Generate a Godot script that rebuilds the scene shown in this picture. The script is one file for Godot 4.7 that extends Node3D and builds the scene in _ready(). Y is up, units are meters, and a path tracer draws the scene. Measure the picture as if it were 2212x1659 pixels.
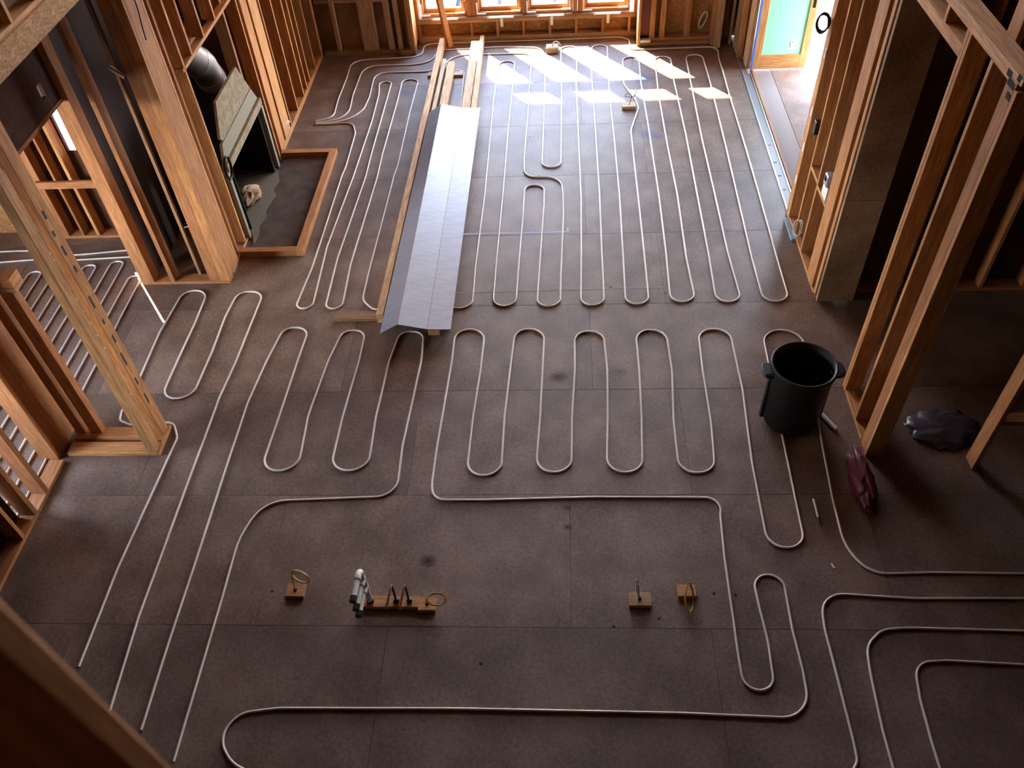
extends Node3D

# ---------- shared state ----------
var rng := RandomNumberGenerator.new()
var mats := {}
var texs := {}
var meshes := {}
var counts := {}

# ---------- materials ----------
func noise_image(seed_value: int, freq: float, octaves: int, size := 512) -> Image:
	var n := FastNoiseLite.new()
	n.seed = seed_value
	n.noise_type = FastNoiseLite.TYPE_SIMPLEX_SMOOTH
	n.frequency = freq
	n.fractal_octaves = octaves
	return n.get_seamless_image(size, size)

func tint_texture(key: String, a: Image, b: Image, dark: Color, light: Color, share: float) -> ImageTexture:
	if texs.has(key):
		return texs[key]
	var s := a.get_width()
	var im := Image.create(s, s, false, Image.FORMAT_RGB8)
	for y in s:
		for x in s:
			var t: float = a.get_pixel(x, y).r * share + b.get_pixel(x, y).r * (1.0 - share)
			im.set_pixel(x, y, dark.lerp(light, clampf((t - 0.5) * 1.6 + 0.5, 0.0, 1.0)))
	im.generate_mipmaps()
	texs[key] = ImageTexture.create_from_image(im)
	return texs[key]

func grain_texture() -> ImageTexture:
	return tint_texture("grain", noise_image(3, 0.012, 3), noise_image(4, 0.05, 3), Color(0.74, 0.66, 0.58), Color(1, 1, 1), 0.6)

func strand_texture() -> ImageTexture:
	# wood strands of oriented strand board, laid down one by one
	if texs.has("strand"):
		return texs["strand"]
	var s := 512
	var im := Image.create(s, s, false, Image.FORMAT_RGB8)
	im.fill(Color(0.7, 0.66, 0.6))
	var r := RandomNumberGenerator.new()
	r.seed = 11
	for k in 1500:
		var c := Vector2(r.randf() * s, r.randf() * s)
		var ang := r.randfn(0.0, 0.75)
		var d := Vector2(cos(ang), sin(ang))
		var ln := r.randf_range(18, 62)
		var wd := r.randf_range(3, 8)
		var v := r.randf_range(0.72, 1.0)
		var col := Color(v, v * r.randf_range(0.9, 0.98), v * r.randf_range(0.78, 0.94))
		for i in int(ln):
			for j in int(wd):
				var p := c + d * i + d.orthogonal() * j
				im.set_pixel(posmod(int(p.x), s), posmod(int(p.y), s), col)
	im.generate_mipmaps()
	texs["strand"] = ImageTexture.create_from_image(im)
	return texs["strand"]

func floor_texture() -> ImageTexture:
	# scuffed, dusty subfloor: soft mottling, faint strands and small dark nicks
	if texs.has("floor"):
		return texs["floor"]
	var s := 1024
	var a := noise_image(21, 0.004, 4, s)
	var b := noise_image(22, 0.06, 2, s)
	var im := Image.create(s, s, false, Image.FORMAT_RGB8)
	for y in s:
		for x in s:
			var t: float = a.get_pixel(x, y).r * 0.55 + b.get_pixel(x, y).r * 0.45
			im.set_pixel(x, y, Color(0.72, 0.68, 0.63).lerp(Color(1, 1, 1), clampf((t - 0.5) * 1.7 + 0.6, 0, 1)))
	var r := RandomNumberGenerator.new()
	r.seed = 5
	for k in 9000:
		var c := Vector2(r.randf() * s, r.randf() * s)
		var ang := r.randfn(0.0, 0.35)
		var d := Vector2(cos(ang), sin(ang))
		var v := r.randf_range(0.70, 0.92) if r.randf() < 0.55 else r.randf_range(1.02, 1.12)
		if k % 40 == 0:
			v = r.randf_range(0.4, 0.6)
		for i in int(r.randf_range(2, 14)):
			var p := c + d * i
			var x := posmod(int(p.x), s)
			var y := posmod(int(p.y), s)
			im.set_pixel(x, y, im.get_pixel(x, y) * Color(v, v * 0.98, v * 0.96))
	im.generate_mipmaps()
	texs["floor"] = ImageTexture.create_from_image(im)
	return texs["floor"]

func base_mat(key: String, col: Color, rough := 0.8, metal := 0.0) -> StandardMaterial3D:
	if mats.has(key):
		return mats[key]
	var m := StandardMaterial3D.new()
	m.albedo_color = col
	m.roughness = rough
	m.metallic = metal
	mats[key] = m
	return m

const TONES := [Color(0.80, 0.565, 0.33), Color(0.74, 0.51, 0.30), Color(0.83, 0.61, 0.37), Color(0.70, 0.47, 0.27), Color(0.80, 0.60, 0.39)]
const OLD := [Color(0.74, 0.60, 0.45), Color(0.64, 0.50, 0.36), Color(0.86, 0.70, 0.51), Color(0.80, 0.71, 0.58)]

func wood(axis: int, tone: int) -> StandardMaterial3D:
	var key := "wood_%d_%d" % [axis, tone]
	if mats.has(key):
		return mats[key]
	var c: Color = TONES[tone] if tone < 5 else OLD[tone - 5]
	var m := base_mat(key, c, 0.75)
	m.albedo_texture = grain_texture()
	m.uv1_triplanar = true
	m.uv1_world_triplanar = true
	var sc := Vector3(5, 5, 5)
	sc[axis] = 0.35
	m.uv1_scale = sc
	m.uv1_offset = Vector3(tone * 0.37, tone * 0.21, tone * 0.53)
	return m

func sheet(kind: String) -> StandardMaterial3D:
	if mats.has(kind):
		return mats[kind]
	var m: StandardMaterial3D
	match kind:
		"osb":
			m = base_mat(kind, Color(0.80, 0.60, 0.37), 0.8)
			m.albedo_texture = strand_texture()
			m.uv1_scale = Vector3(1.5, 1.5, 1.5)
		"osb_dull":
			m = base_mat(kind, Color(0.66, 0.52, 0.39), 0.85)
			m.albedo_texture = floor_texture()
			m.uv1_scale = Vector3(0.45, 0.45, 0.45)
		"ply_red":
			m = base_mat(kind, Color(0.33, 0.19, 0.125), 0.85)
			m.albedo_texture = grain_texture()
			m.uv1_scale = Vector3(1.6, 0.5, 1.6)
		"deck":
			m = base_mat(kind, Color(0.56, 0.43, 0.36), 0.8)
			m.albedo_texture = floor_texture()
			m.uv1_scale = Vector3(0.5, 0.5, 0.5)
	m.uv1_triplanar = true
	m.uv1_world_triplanar = true
	return m

func floor_mat(k: int) -> StandardMaterial3D:
	var key := "floor_%d" % k
	if mats.has(key):
		return mats[key]
	var f: float = [1.0, 0.96, 1.03][k]
	var m := base_mat(key, Color(0.50 * f, 0.405 * f, 0.34 * f), 0.58)
	m.albedo_texture = floor_texture()
	m.uv1_triplanar = true
	m.uv1_world_triplanar = true
	m.uv1_scale = Vector3(0.42, 0.42, 0.42)
	m.uv1_offset = Vector3(k * 0.31, 0, k * 0.47)
	return m

# ---------- nodes ----------
func numbered(called: String) -> String:
	if not counts.has(called):
		counts[called] = 0
		return called
	counts[called] += 1
	return "%s_%03d" % [called, counts[called]]

func part(called: String, mesh: Mesh, m: Material, parent: Node3D, at := Vector3.ZERO) -> MeshInstance3D:
	var o := MeshInstance3D.new()
	o.name = called
	o.mesh = mesh
	o.material_override = m
	o.position = at
	parent.add_child(o, true)
	return o

func thing(called: String, label: String, category: String, at := Vector3.ZERO, group := "") -> Node3D:
	var o := Node3D.new()
	o.name = numbered(called)
	add_child(o)
	o.position = at
	o.set_meta("label", label)
	o.set_meta("category", category)
	if group:
		o.set_meta("group", group)
	return o

func single(called: String, mesh: Mesh, m: Material, label: String, category: String, at := Vector3.ZERO, group := "") -> MeshInstance3D:
	var o := MeshInstance3D.new()
	o.name = numbered(called)
	o.mesh = mesh
	o.material_override = m
	o.position = at
	add_child(o)
	o.set_meta("label", label)
	o.set_meta("category", category)
	if group:
		o.set_meta("group", group)
	return o

func struct(called: String, label: String) -> Node3D:
	var o := Node3D.new()
	o.name = numbered(called)
	add_child(o)
	o.set_meta("kind", "structure")
	o.set_meta("label", label)
	o.set_meta("category", called.split("_")[0])
	return o

# ---------- shapes ----------
func box_mesh(size: Vector3, bevel := 0.0025) -> ArrayMesh:
	var key := "box_%s_%s" % [size.snapped(Vector3.ONE * 0.0005), bevel]
	if meshes.has(key):
		return meshes[key]
	var h := size / 2.0
	var b: float = minf(bevel, minf(h.x, minf(h.y, h.z)) * 0.45)
	var st := SurfaceTool.new()
	st.begin(Mesh.PRIMITIVE_TRIANGLES)
	st.set_smooth_group(-1)
	var corner := func(sx: float, sy: float, sz: float, ax: int) -> Vector3:
		var p := Vector3(sx * h.x, sy * h.y, sz * h.z)
		if ax != 0: p.x -= sx * b
		if ax != 1: p.y -= sy * b
		if ax != 2: p.z -= sz * b
		return p
	var quad := func(p0: Vector3, p1: Vector3, p2: Vector3, p3: Vector3) -> void:
		var c: Vector3 = (p0 + p1 + p2 + p3) / 4.0
		var n: Vector3 = (p1 - p0).cross(p2 - p0)
		for p in ([p0, p2, p1, p0, p3, p2] if n.dot(c) > 0 else [p0, p1, p2, p0, p2, p3]):
			st.add_vertex(p)
	for ax in 3:
		for s in [-1.0, 1.0]:
			var q := []
			for uv in [[-1, -1], [1, -1], [1, 1], [-1, 1]]:
				var sg := [0.0, 0.0, 0.0]
				sg[ax] = s
				sg[(ax + 1) % 3] = float(uv[0])
				sg[(ax + 2) % 3] = float(uv[1])
				q.append(corner.call(sg[0], sg[1], sg[2], ax))
			quad.call(q[0], q[1], q[2], q[3])
	for ax in 3:
		var a1 := (ax + 1) % 3
		var a2 := (ax + 2) % 3
		for s1 in [-1.0, 1.0]:
			for s2 in [-1.0, 1.0]:
				var q := []
				for w in [[-1.0, a1], [1.0, a1], [1.0, a2], [-1.0, a2]]:
					var sg := [0.0, 0.0, 0.0]
					sg[ax] = w[0]
					sg[a1] = s1
					sg[a2] = s2
					q.append(corner.call(sg[0], sg[1], sg[2], w[1]))
				quad.call(q[0], q[1], q[2], q[3])
	for sx in [-1.0, 1.0]:
		for sy in [-1.0, 1.0]:
			for sz in [-1.0, 1.0]:
				var p0: Vector3 = corner.call(sx, sy, sz, 0)
				var p1: Vector3 = corner.call(sx, sy, sz, 1)
				var p2: Vector3 = corner.call(sx, sy, sz, 2)
				var n := (p1 - p0).cross(p2 - p0)
				for p in ([p0, p2, p1] if n.dot(p0) > 0 else [p0, p1, p2]):
					st.add_vertex(p)
	st.generate_normals()
	meshes[key] = st.commit()
	return meshes[key]

func longest(s: Vector3) -> int:
	return s.max_axis_index()

# a piece of lumber between two corners; tone -1 picks one
func lum(parent: Node3D, called: String, a: Vector3, b: Vector3, tone := -1) -> MeshInstance3D:
	var size := (b - a).abs()
	var t := rng.randi_range(0, 4) if tone < 0 else tone
	return part(called, box_mesh(size), wood(longest(size), t), parent, (a + b) / 2.0)

func pan(parent: Node3D, called: String, a: Vector3, b: Vector3, m: Material, bevel := 0.0015) -> MeshInstance3D:
	return part(called, box_mesh((b - a).abs(), bevel), m, parent, (a + b) / 2.0)

func ring_frames(pts: PackedVector3Array, closed := false) -> Array:
	var out := []
	var n := pts.size()
	var up := Vector3.UP
	for i in n:
		var d: Vector3
		if closed:
			d = pts[(i + 1) % n] - pts[(i - 1 + n) % n]
		else:
			d = pts[mini(i + 1, n - 1)] - pts[maxi(i - 1, 0)]
		d = d.normalized()
		if absf(d.dot(up)) > 0.98:
			up = Vector3.RIGHT if absf(d.x) < 0.9 else Vector3.FORWARD
		var side := d.cross(up).normalized()
		var v := side.cross(d).normalized()
		up = v
		out.append([side, v])
	return out

func add_tube(st: SurfaceTool, pts: PackedVector3Array, r: float, sides := 8, closed := false, r_end := -1.0) -> void:
	var fr := ring_frames(pts, closed)
	var n := pts.size()
	var rings := []
	for i in n:
		var ring := PackedVector3Array()
		var rr := r if r_end < 0 else lerpf(r, r_end, float(i) / (n - 1))
		for k in sides:
			var a := TAU * k / sides
			ring.append(pts[i] + (fr[i][0] * cos(a) + fr[i][1] * sin(a)) * rr)
		rings.append(ring)
	st.set_smooth_group(0)
	var last := n if closed else n - 1
	for i in last:
		var A: PackedVector3Array = rings[i]
		var B: PackedVector3Array = rings[(i + 1) % n]
		for k in sides:
			var k2 := (k + 1) % sides
			for p in [A[k], B[k2], B[k], A[k], A[k2], B[k2]]:
				st.add_vertex(p)
	if not closed:
		st.set_smooth_group(-1)
		for e in [0, n - 1]:
			for k in sides:
				var k2 := (k + 1) % sides
				for p in ([pts[e], rings[e][k2], rings[e][k]] if e == 0 else [pts[e], rings[e][k], rings[e][k2]]):
					st.add_vertex(p)

func tube_mesh(pts: PackedVector3Array, r: float, sides := 8, closed := false) -> ArrayMesh:
	var st := SurfaceTool.new()
	st.begin(Mesh.PRIMITIVE_TRIANGLES)
	add_tube(st, pts, r, sides, closed)
	st.generate_normals()
	return st.commit()

# smooth curve through a few points
func spline(ctrl: Array, steps := 8) -> PackedVector3Array:
	var out := PackedVector3Array()
	var n := ctrl.size()
	for i in n - 1:
		var p0: Vector3 = ctrl[maxi(i - 1, 0)]
		var p1: Vector3 = ctrl[i]
		var p2: Vector3 = ctrl[i + 1]
		var p3: Vector3 = ctrl[mini(i + 2, n - 1)]
		for k in steps:
			out.append(p1.cubic_interpolate(p2, p0, p3, float(k) / steps))
	out.append(ctrl[n - 1])
	return out

# a run on the floor: corners (x, z, bend radius) joined by straight legs and round bends
func run_points(c: Array, y: float) -> PackedVector3Array:
	var out := PackedVector3Array()
	var n := c.size()
	var dirs := []
	var lens := []
	for i in n - 1:
		var v := Vector2(c[i + 1].x - c[i].x, c[i + 1].y - c[i].y)
		lens.append(v.length())
		dirs.append(v.normalized())
	var cut := []
	for i in n:
		if i == 0 or i == n - 1:
			cut.append(0.0)
			continue
		var ang: float = absf(dirs[i - 1].angle_to(dirs[i]))
		cut.append(c[i].z * tan(ang / 2.0))
	for i in n - 1:
		var total: float = cut[i] + cut[i + 1]
		if total > lens[i] * 0.98:
			var k: float = lens[i] * 0.98 / total
			cut[i] *= k
			cut[i + 1] *= k
	for i in n:
		var p := Vector2(c[i].x, c[i].y)
		if i == 0 or i == n - 1:
			out.append(Vector3(p.x, y, p.y))
			continue
		var ang: float = dirs[i - 1].angle_to(dirs[i])
		var a: Vector2 = p - dirs[i - 1] * cut[i]
		var b: Vector2 = p + dirs[i] * cut[i]
		if absf(ang) < 0.02 or cut[i] < 0.001:
			out.append(Vector3(p.x, y, p.y))
			continue
		var rad: float = cut[i] / tan(absf(ang) / 2.0)
		var side: Vector2 = Vector2(-dirs[i - 1].y, dirs[i - 1].x) * signf(ang)
		var o := a + side * rad
		var steps := maxi(2, int(ceil(absf(ang) / 0.16)))
		for k in steps + 1:
			var q := o + (a - o).rotated(ang * k / steps)
			out.append(Vector3(q.x, y, q.y))
	return out

func lathe(profile: Array, sides := 32) -> ArrayMesh:
	var st := SurfaceTool.new()
	st.begin(Mesh.PRIMITIVE_TRIANGLES)
	st.set_smooth_group(0)
	for i in profile.size() - 1:
		var a: Vector2 = profile[i]
		var b: Vector2 = profile[i + 1]
		for k in sides:
			var t0 := TAU * k / sides
			var t1 := TAU * (k + 1) / sides
			var p00 := Vector3(a.x * cos(t0), a.y, a.x * sin(t0))
			var p01 := Vector3(a.x * cos(t1), a.y, a.x * sin(t1))
			var p10 := Vector3(b.x * cos(t0), b.y, b.x * sin(t0))
			var p11 := Vector3(b.x * cos(t1), b.y, b.x * sin(t1))
			for p in [p00, p10, p11]:
				st.add_vertex(p)
			for p in [p00, p11, p01]:
				st.add_vertex(p)
	st.generate_normals()
	return st.commit()

# a flat plate with an outline in the plane across an axis
func prism(outline: PackedVector2Array, axis: int, lo: float, hi: float) -> ArrayMesh:
	var st := SurfaceTool.new()
	st.begin(Mesh.PRIMITIVE_TRIANGLES)
	st.set_smooth_group(-1)
	var at := func(p: Vector2, d: float) -> Vector3:
		if axis == 0: return Vector3(d, p.y, p.x)
		if axis == 1: return Vector3(p.x, d, p.y)
		return Vector3(p.x, p.y, d)
	var c := Vector3.ZERO
	for p in outline:
		c += at.call(p, (lo + hi) / 2.0)
	c /= outline.size()
	var axis_dir := Vector3.ZERO
	axis_dir[axis] = 1.0
	var tri := func(p0: Vector3, p1: Vector3, p2: Vector3, out_dir: Vector3) -> void:
		var n: Vector3 = (p1 - p0).cross(p2 - p0)
		for p in ([p0, p2, p1] if n.dot(out_dir) > 0 else [p0, p1, p2]):
			st.add_vertex(p)
	var ids := Geometry2D.triangulate_polygon(outline)
	for i in range(0, ids.size(), 3):
		for s in [[lo, -1.0], [hi, 1.0]]:
			tri.call(at.call(outline[ids[i]], s[0]), at.call(outline[ids[i + 1]], s[0]), at.call(outline[ids[i + 2]], s[0]), axis_dir * s[1])
	var cw := Geometry2D.is_polygon_clockwise(outline)
	for i in outline.size():
		var p: Vector2 = outline[i]
		var q: Vector2 = outline[(i + 1) % outline.size()]
		var nrm2 := (q - p).orthogonal() * (-1.0 if cw else 1.0)
		var nrm: Vector3 = at.call(nrm2, 0.0)
		# orthogonal() turns one way; keep whichever points off the outline
		if not Geometry2D.is_point_in_polygon((p + q) / 2.0 + nrm2.normalized() * 0.0005, outline):
			pass
		else:
			nrm = -nrm
		tri.call(at.call(p, lo), at.call(q, lo), at.call(q, hi), nrm)
		tri.call(at.call(p, lo), at.call(q, hi), at.call(p, hi), nrm)
	st.generate_normals()
	return st.commit()

# a creased lump: a grid dome pushed about by noise
func crumple(size: Vector3, seed_value: int, rough: float, flat := true, rows := 14) -> ArrayMesh:
	var n := FastNoiseLite.new()
	n.seed = seed_value
	n.frequency = 1.6
	n.fractal_octaves = 3
	var st := SurfaceTool.new()
	st.begin(Mesh.PRIMITIVE_TRIANGLES)
	st.set_smooth_group(-1 if flat else 0)
	var at := func(i: int, j: int) -> Vector3:
		var th := PI * i / rows
		var ph := TAU * j / (rows * 2)
		var d := Vector3(sin(th) * cos(ph), cos(th), sin(th) * sin(ph))
		var k := 1.0 + rough * n.get_noise_3dv(d * 1.7)
		var p := Vector3(d.x * size.x, d.y * size.y, d.z * size.z) * 0.5 * k
		p.y = maxf(p.y, -size.y * 0.3)
		return p
	for i in rows:
		for j in rows * 2:
			var a: Vector3 = at.call(i, j)
			var b: Vector3 = at.call(i, (j + 1) % (rows * 2))
			var c: Vector3 = at.call(i + 1, (j + 1) % (rows * 2))
			var d: Vector3 = at.call(i + 1, j)
			for p in [a, b, c, a, c, d]:
				st.add_vertex(p)
	st.generate_normals()
	return st.commit()

func coil_mesh(center: Vector3, right: Vector3, up: Vector3, turns: int, r: float, seed_value: int) -> ArrayMesh:
	var rr := RandomNumberGenerator.new()
	rr.seed = seed_value
	var pts := PackedVector3Array()
	var n := right.cross(up).normalized()
	for t in turns:
		var sx := rr.randf_range(0.9, 1.08)
		var off := n * rr.randf_range(-0.012, 0.012) + right * rr.randf_range(-0.06, 0.06)
		for k in 20:
			var a := TAU * k / 20.0
			var blend := float(k) / 20.0
			pts.append(center + right * cos(a) * sx + up * sin(a) * (2.0 - sx) + off * (0.5 + 0.5 * sin(a * 0.5)) + n * 0.006 * (t + blend))
	return tube_mesh(pts, r, 6)

# ---------- scene ----------
const SHEET_Z := -11.473

func _ready() -> void:
	rng.seed = 7
	# camera: measured from the verticals, the wall plates and the sheet joints of the floor
	var cam := Camera3D.new()
	cam.name = "camera"
	cam.fov = rad_to_deg(2.0 * atan(829.5 / 1793.6))
	cam.near = 0.03
	cam.far = 200.0
	cam.position = Vector3(0, 5.8416, 0)
	cam.rotation_degrees = Vector3(-46.8318, 5.0794, -4.2723)
	var lens := CameraAttributesPhysical.new()
	lens.frustum_focal_length = 25.9472
	lens.frustum_focus_distance = 8.0
	lens.exposure_aperture = 25.9472 / 5.0
	cam.attributes = lens
	add_child(cam)
	cam.current = true
	# sky and sun
	var env := Environment.new()
	env.background_mode = Environment.BG_SKY
	var sky_mat := ProceduralSkyMaterial.new()
	sky_mat.sky_top_color = Color(0.44, 0.54, 0.68)
	sky_mat.sky_horizon_color = Color(0.95, 0.955, 0.94)
	sky_mat.ground_bottom_color = Color(0.55, 0.52, 0.48)
	sky_mat.ground_horizon_color = Color(0.75, 0.74, 0.72)
	sky_mat.sky_energy_multiplier = 7.0
	sky_mat.sky_curve = 0.18
	sky_mat.ground_energy_multiplier = 3.5
	var sky := Sky.new()
	sky.sky_material = sky_mat
	env.sky = sky
	env.tonemap_mode = Environment.TONE_MAPPER_LINEAR
	env.tonemap_exposure = 1.0
	env.sdfgi_enabled = true
	env.ssao_enabled = true
	env.ssil_enabled = true
	var we := WorldEnvironment.new()
	we.name = "world_environment"
	we.environment = env
	add_child(we)
	var sun := DirectionalLight3D.new()
	sun.name = "sun"
	sun.light_color = Color(1.0, 0.95, 0.84)
	sun.light_energy = 24.0
	sun.light_angular_distance = 0.53
	sun.sky_mode = DirectionalLight3D.SKY_MODE_LIGHT_ONLY
	sun.shadow_enabled = true
	add_child(sun)
	sun.look_at_from_position(Vector3.ZERO, Vector3(0.73, -1.35, 1.0), Vector3.UP)

	build_shell()
	build_floor()
	build_wall_back()
	build_windows()
	build_wall_left()
	build_fireplace()
	build_side_room()
	build_wall_right()
	build_doors()
	build_tubes()
	build_lumber()
	build_small_things()

func build_shell() -> void:
	var dull := sheet("osb_dull")
	var g := struct("ground", "pale bright ground outside the house beyond the windows and the open door")
	pan(g, "slab", Vector3(-20, -0.4, -40), Vector3(30, -0.3, -13.0), base_mat("pale_ground", Color(0.78, 0.77, 0.74), 0.9))
	pan(g, "slab", Vector3(2.9, -0.4, -13.0), Vector3(30, -0.3, 4), base_mat("pale_ground", Color(0.78, 0.77, 0.74), 0.9))
	pan(g, "slab", Vector3(-20, -0.4, -13.0), Vector3(-4.72, -0.3, -8.12), base_mat("pale_ground", Color(0.78, 0.77, 0.74), 0.9))
	pan(g, "slab", Vector3(-20, -0.4, -8.12), Vector3(-8.4, -0.3, 4), base_mat("pale_ground", Color(0.78, 0.77, 0.74), 0.9))
	var c := struct("ceiling", "high ceiling over the room, out of sight above the picture")
	pan(c, "deck_panel", Vector3(-4.7, 7.4, -15.0), Vector3(6.7, 7.5, 3.2), sheet("osb"))
	pan(c, "sun_block_panel", Vector3(-9.0, 7.4, -15.0), Vector3(-4.71, 7.5, -13.0), sheet("osb"))  # unseen panel added to stop stray sun from the left
	pan(c, "deck_panel", Vector3(-10.4, 7.4, -8.0), Vector3(-4.7, 7.5, 3.2), sheet("osb"))
	pan(c, "porch_roof", Vector3(-5, 5.5, -14.93), Vector3(4, 5.6, -13.05), dull)
	pan(c, "upper_floor", Vector3(-8.2, 3.37, -7.0), Vector3(-3.72, 3.53, 3.0), dull)
	pan(c, "upper_floor", Vector3(-8.4, 3.37, -8.12), Vector3(-4.64, 3.53, -7.0), dull)
	var rear := struct("wall_rear", "rear wall behind the loft, out of sight")
	pan(rear, "sheathing", Vector3(-8.4, -0.3, 3.0), Vector3(6.7, 7.5, 3.15), sheet("ply_red"))
	pan(c, "light_block_wall", Vector3(3.95, -0.3, -11.1), Vector3(4.05, 2.95, -7.0), dull)  # unseen wall added to cut sky light through the door
	pan(c, "light_block_roof", Vector3(2.82, 2.95, -11.2), Vector3(8.5, 3.05, -7.0), dull)  # unseen roof added and lengthened to dim the landing and doorway
	pan(c, "low_roof", Vector3(4.62, 3.4, -7.0), Vector3(6.7, 3.5, 3.1), dull)
	var loft := struct("floor_loft", "loft floor from which the room is seen, out of sight below the picture")
	pan(loft, "loft_panel", Vector3(-3.69, 4.05, -0.22), Vector3(2.62, 4.2, 3.0), sheet("ply_red"))
	lum(loft, "stud", Vector3(-0.415, 4.2, -0.172), Vector3(-0.2464, 7.4, -0.153), 1)
	var far_left := struct("wall_side_room", "outer wall of the side room beyond the left framing")
	pan(far_left, "sheathing", Vector3(-8.4, -0.3, -8.1), Vector3(-8.25, 7.4, -5.0), dull)
	pan(far_left, "sheathing", Vector3(-8.4, -0.3, -1.6), Vector3(-8.25, 7.4, 3.0), dull)
	pan(far_left, "sheathing", Vector3(-8.4, -0.3, -5.0), Vector3(-8.25, 0.9, -1.6), dull)
	pan(far_left, "sheathing", Vector3(-8.4, 2.7, -5.0), Vector3(-8.25, 7.4, -1.6), dull)
	var far_right := struct("wall_dark_room", "outer wall of the dark room on the right")
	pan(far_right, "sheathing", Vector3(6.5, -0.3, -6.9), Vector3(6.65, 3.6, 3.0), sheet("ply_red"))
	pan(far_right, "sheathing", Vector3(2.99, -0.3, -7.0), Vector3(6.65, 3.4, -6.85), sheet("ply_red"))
	for x in [3.46, 3.87, 4.28, 4.7]:
		lum(far_right, "stud", Vector3(x, 0.04, -6.85), Vector3(x + 0.038, 3.4, -6.71), 3)
	lum(far_right, "bottom_plate", Vector3(2.99, 0, -6.85), Vector3(6.5, 0.038, -6.71), 3)
	lum(far_right, "stud", Vector3(3.46, 0, -4.55), Vector3(3.50, 3.35, -4.41), 3)
	lum(far_right, "rail_board", Vector3(3.50, 0.55, -4.53), Vector3(5.2, 0.60, -4.43), 3)

func build_floor() -> void:
	var f := struct("floor", "brown strand board subfloor in large sheets with thin dark joints")
	pan(f, "joist_deck", Vector3(-4.7, -0.3, -13.1), Vector3(2.78, -0.0235, -8.1), base_mat("under", Color(0.16, 0.115, 0.085), 0.9))
	pan(f, "joist_deck", Vector3(-8.3, -0.3, -8.1), Vector3(2.78, -0.0235, 3.1), base_mat("under", Color(0.16, 0.115, 0.085), 0.9))
	pan(f, "joist_deck", Vector3(2.78, -0.3, -6.9), Vector3(6.6, -0.0235, 3.1), base_mat("under", Color(0.16, 0.115, 0.085), 0.9))
	for i in range(-2, 12):
		var z0 := maxf(SHEET_Z + 1.2192 * i, -13.05)
		var z1 := SHEET_Z + 1.2192 * (i + 1)
		if z1 < -13.0:
			continue
		var shift: float = 1.09 if posmod(i, 2) == 1 else (0.29 if i != 6 else 0.05)
		for k in range(-4, 4):
			var x0 := maxf(shift + 2.4384 * k, -8.25)
			var x1 := minf(shift + 2.4384 * (k + 1), 6.5)
			if z1 < -6.9:
				x1 = minf(x1, 2.64)
			if z1 < -8.0:
				x0 = maxf(x0, -4.6)
			if x1 - x0 < 0.02:
				continue
			pan(f, "floor_panel", Vector3(x0 + 0.0009, -0.022, z0 + 0.0014), Vector3(x1 - 0.0009, 0.0, z1 - 0.0014), floor_mat(rng.randi_range(0, 2)), 0.0012)
	var chalk := base_mat("chalk", Color(0.74, 0.76, 0.82), 0.9)
	pan(f, "chalk_line", Vector3(-1.3, 0, -7.872), Vector3(0.09, 0.0012, -7.846), chalk)
	pan(f, "chalk_line", Vector3(0.07, 0, -7.945), Vector3(0.09, 0.0012, -7.846), chalk)
	var l := pan(f, "chalk_line", Vector3(-1.2, 0, -6.836), Vector3(1.09, 0.0012, -6.824), base_mat("chalk_faint", Color(0.62, 0.60, 0.63), 0.9))
	l.rotation.y = 0.017
	for s in [[-0.04, -5.54, 0.11, 0.6, 0], [-1.1, -3.51, 0.085, 0.75, 0], [0.03, -3.83, 0.05, 0.8, 0], [0.03, -4.02, 0.05, 0.6, 0], [1.18, -11.48, 0.2, 0.45, 1], [1.16, -9.95, 0.16, 0.35, 1], [1.29, -9.88, 0.1, 0.3, 1], [0.56, -5.6, 0.1, 0.4, 0], [-2.25, -11.3, 0.2, 0.2, 1]]:
		var q := PlaneMesh.new()
		q.size = Vector2(s[2] * 2.0, s[2] * 1.6)
		part("stain", q, stain_mat(s[3], s[4]), f, Vector3(s[0], 0.0016, s[1]))
	var spot := base_mat("spot", Color(0.06, 0.045, 0.04), 0.9)
	var disc := lathe([Vector2(0, 0.0015), Vector2(0.011, 0.0012), Vector2(0.012, 0.0)], 10)
	for p in [[1.31, -3.22], [1.15, -3.23], [0.71, -3.02], [-2.32, -3.23], [-0.93, -10.0], [-0.4, -9.97], [0.53, -6.87], [1.1, -6.75], [-0.62, -2.65], [0.37, -2.95]]:
		part("nail_hole", disc, spot, f, Vector3(p[0], 0.0, p[1]))

func stain_mat(strength: float, tint: int) -> StandardMaterial3D:
	var key := "stain_%s_%d" % [strength, tint]
	if mats.has(key):
		return mats[key]
	var gr := Gradient.new()
	var c := Color(0.10, 0.075, 0.06) if tint == 0 else Color(0.22, 0.38, 0.68)
	gr.offsets = PackedFloat32Array([0.0, 0.45, 1.0])
	gr.colors = PackedColorArray([Color(c, strength), Color(c, strength * 0.55), Color(c, 0.0)])
	var t := GradientTexture2D.new()
	t.gradient = gr
	t.width = 64
	t.height = 64
	t.fill = GradientTexture2D.FILL_RADIAL
	t.fill_from = Vector2(0.5, 0.5)
	t.fill_to = Vector2(0.98, 0.5)
	var m := StandardMaterial3D.new()
	m.albedo_texture = t
	m.transparency = BaseMaterial3D.TRANSPARENCY_ALPHA
	m.roughness = 0.9
	mats[key] = m
	return m

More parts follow.
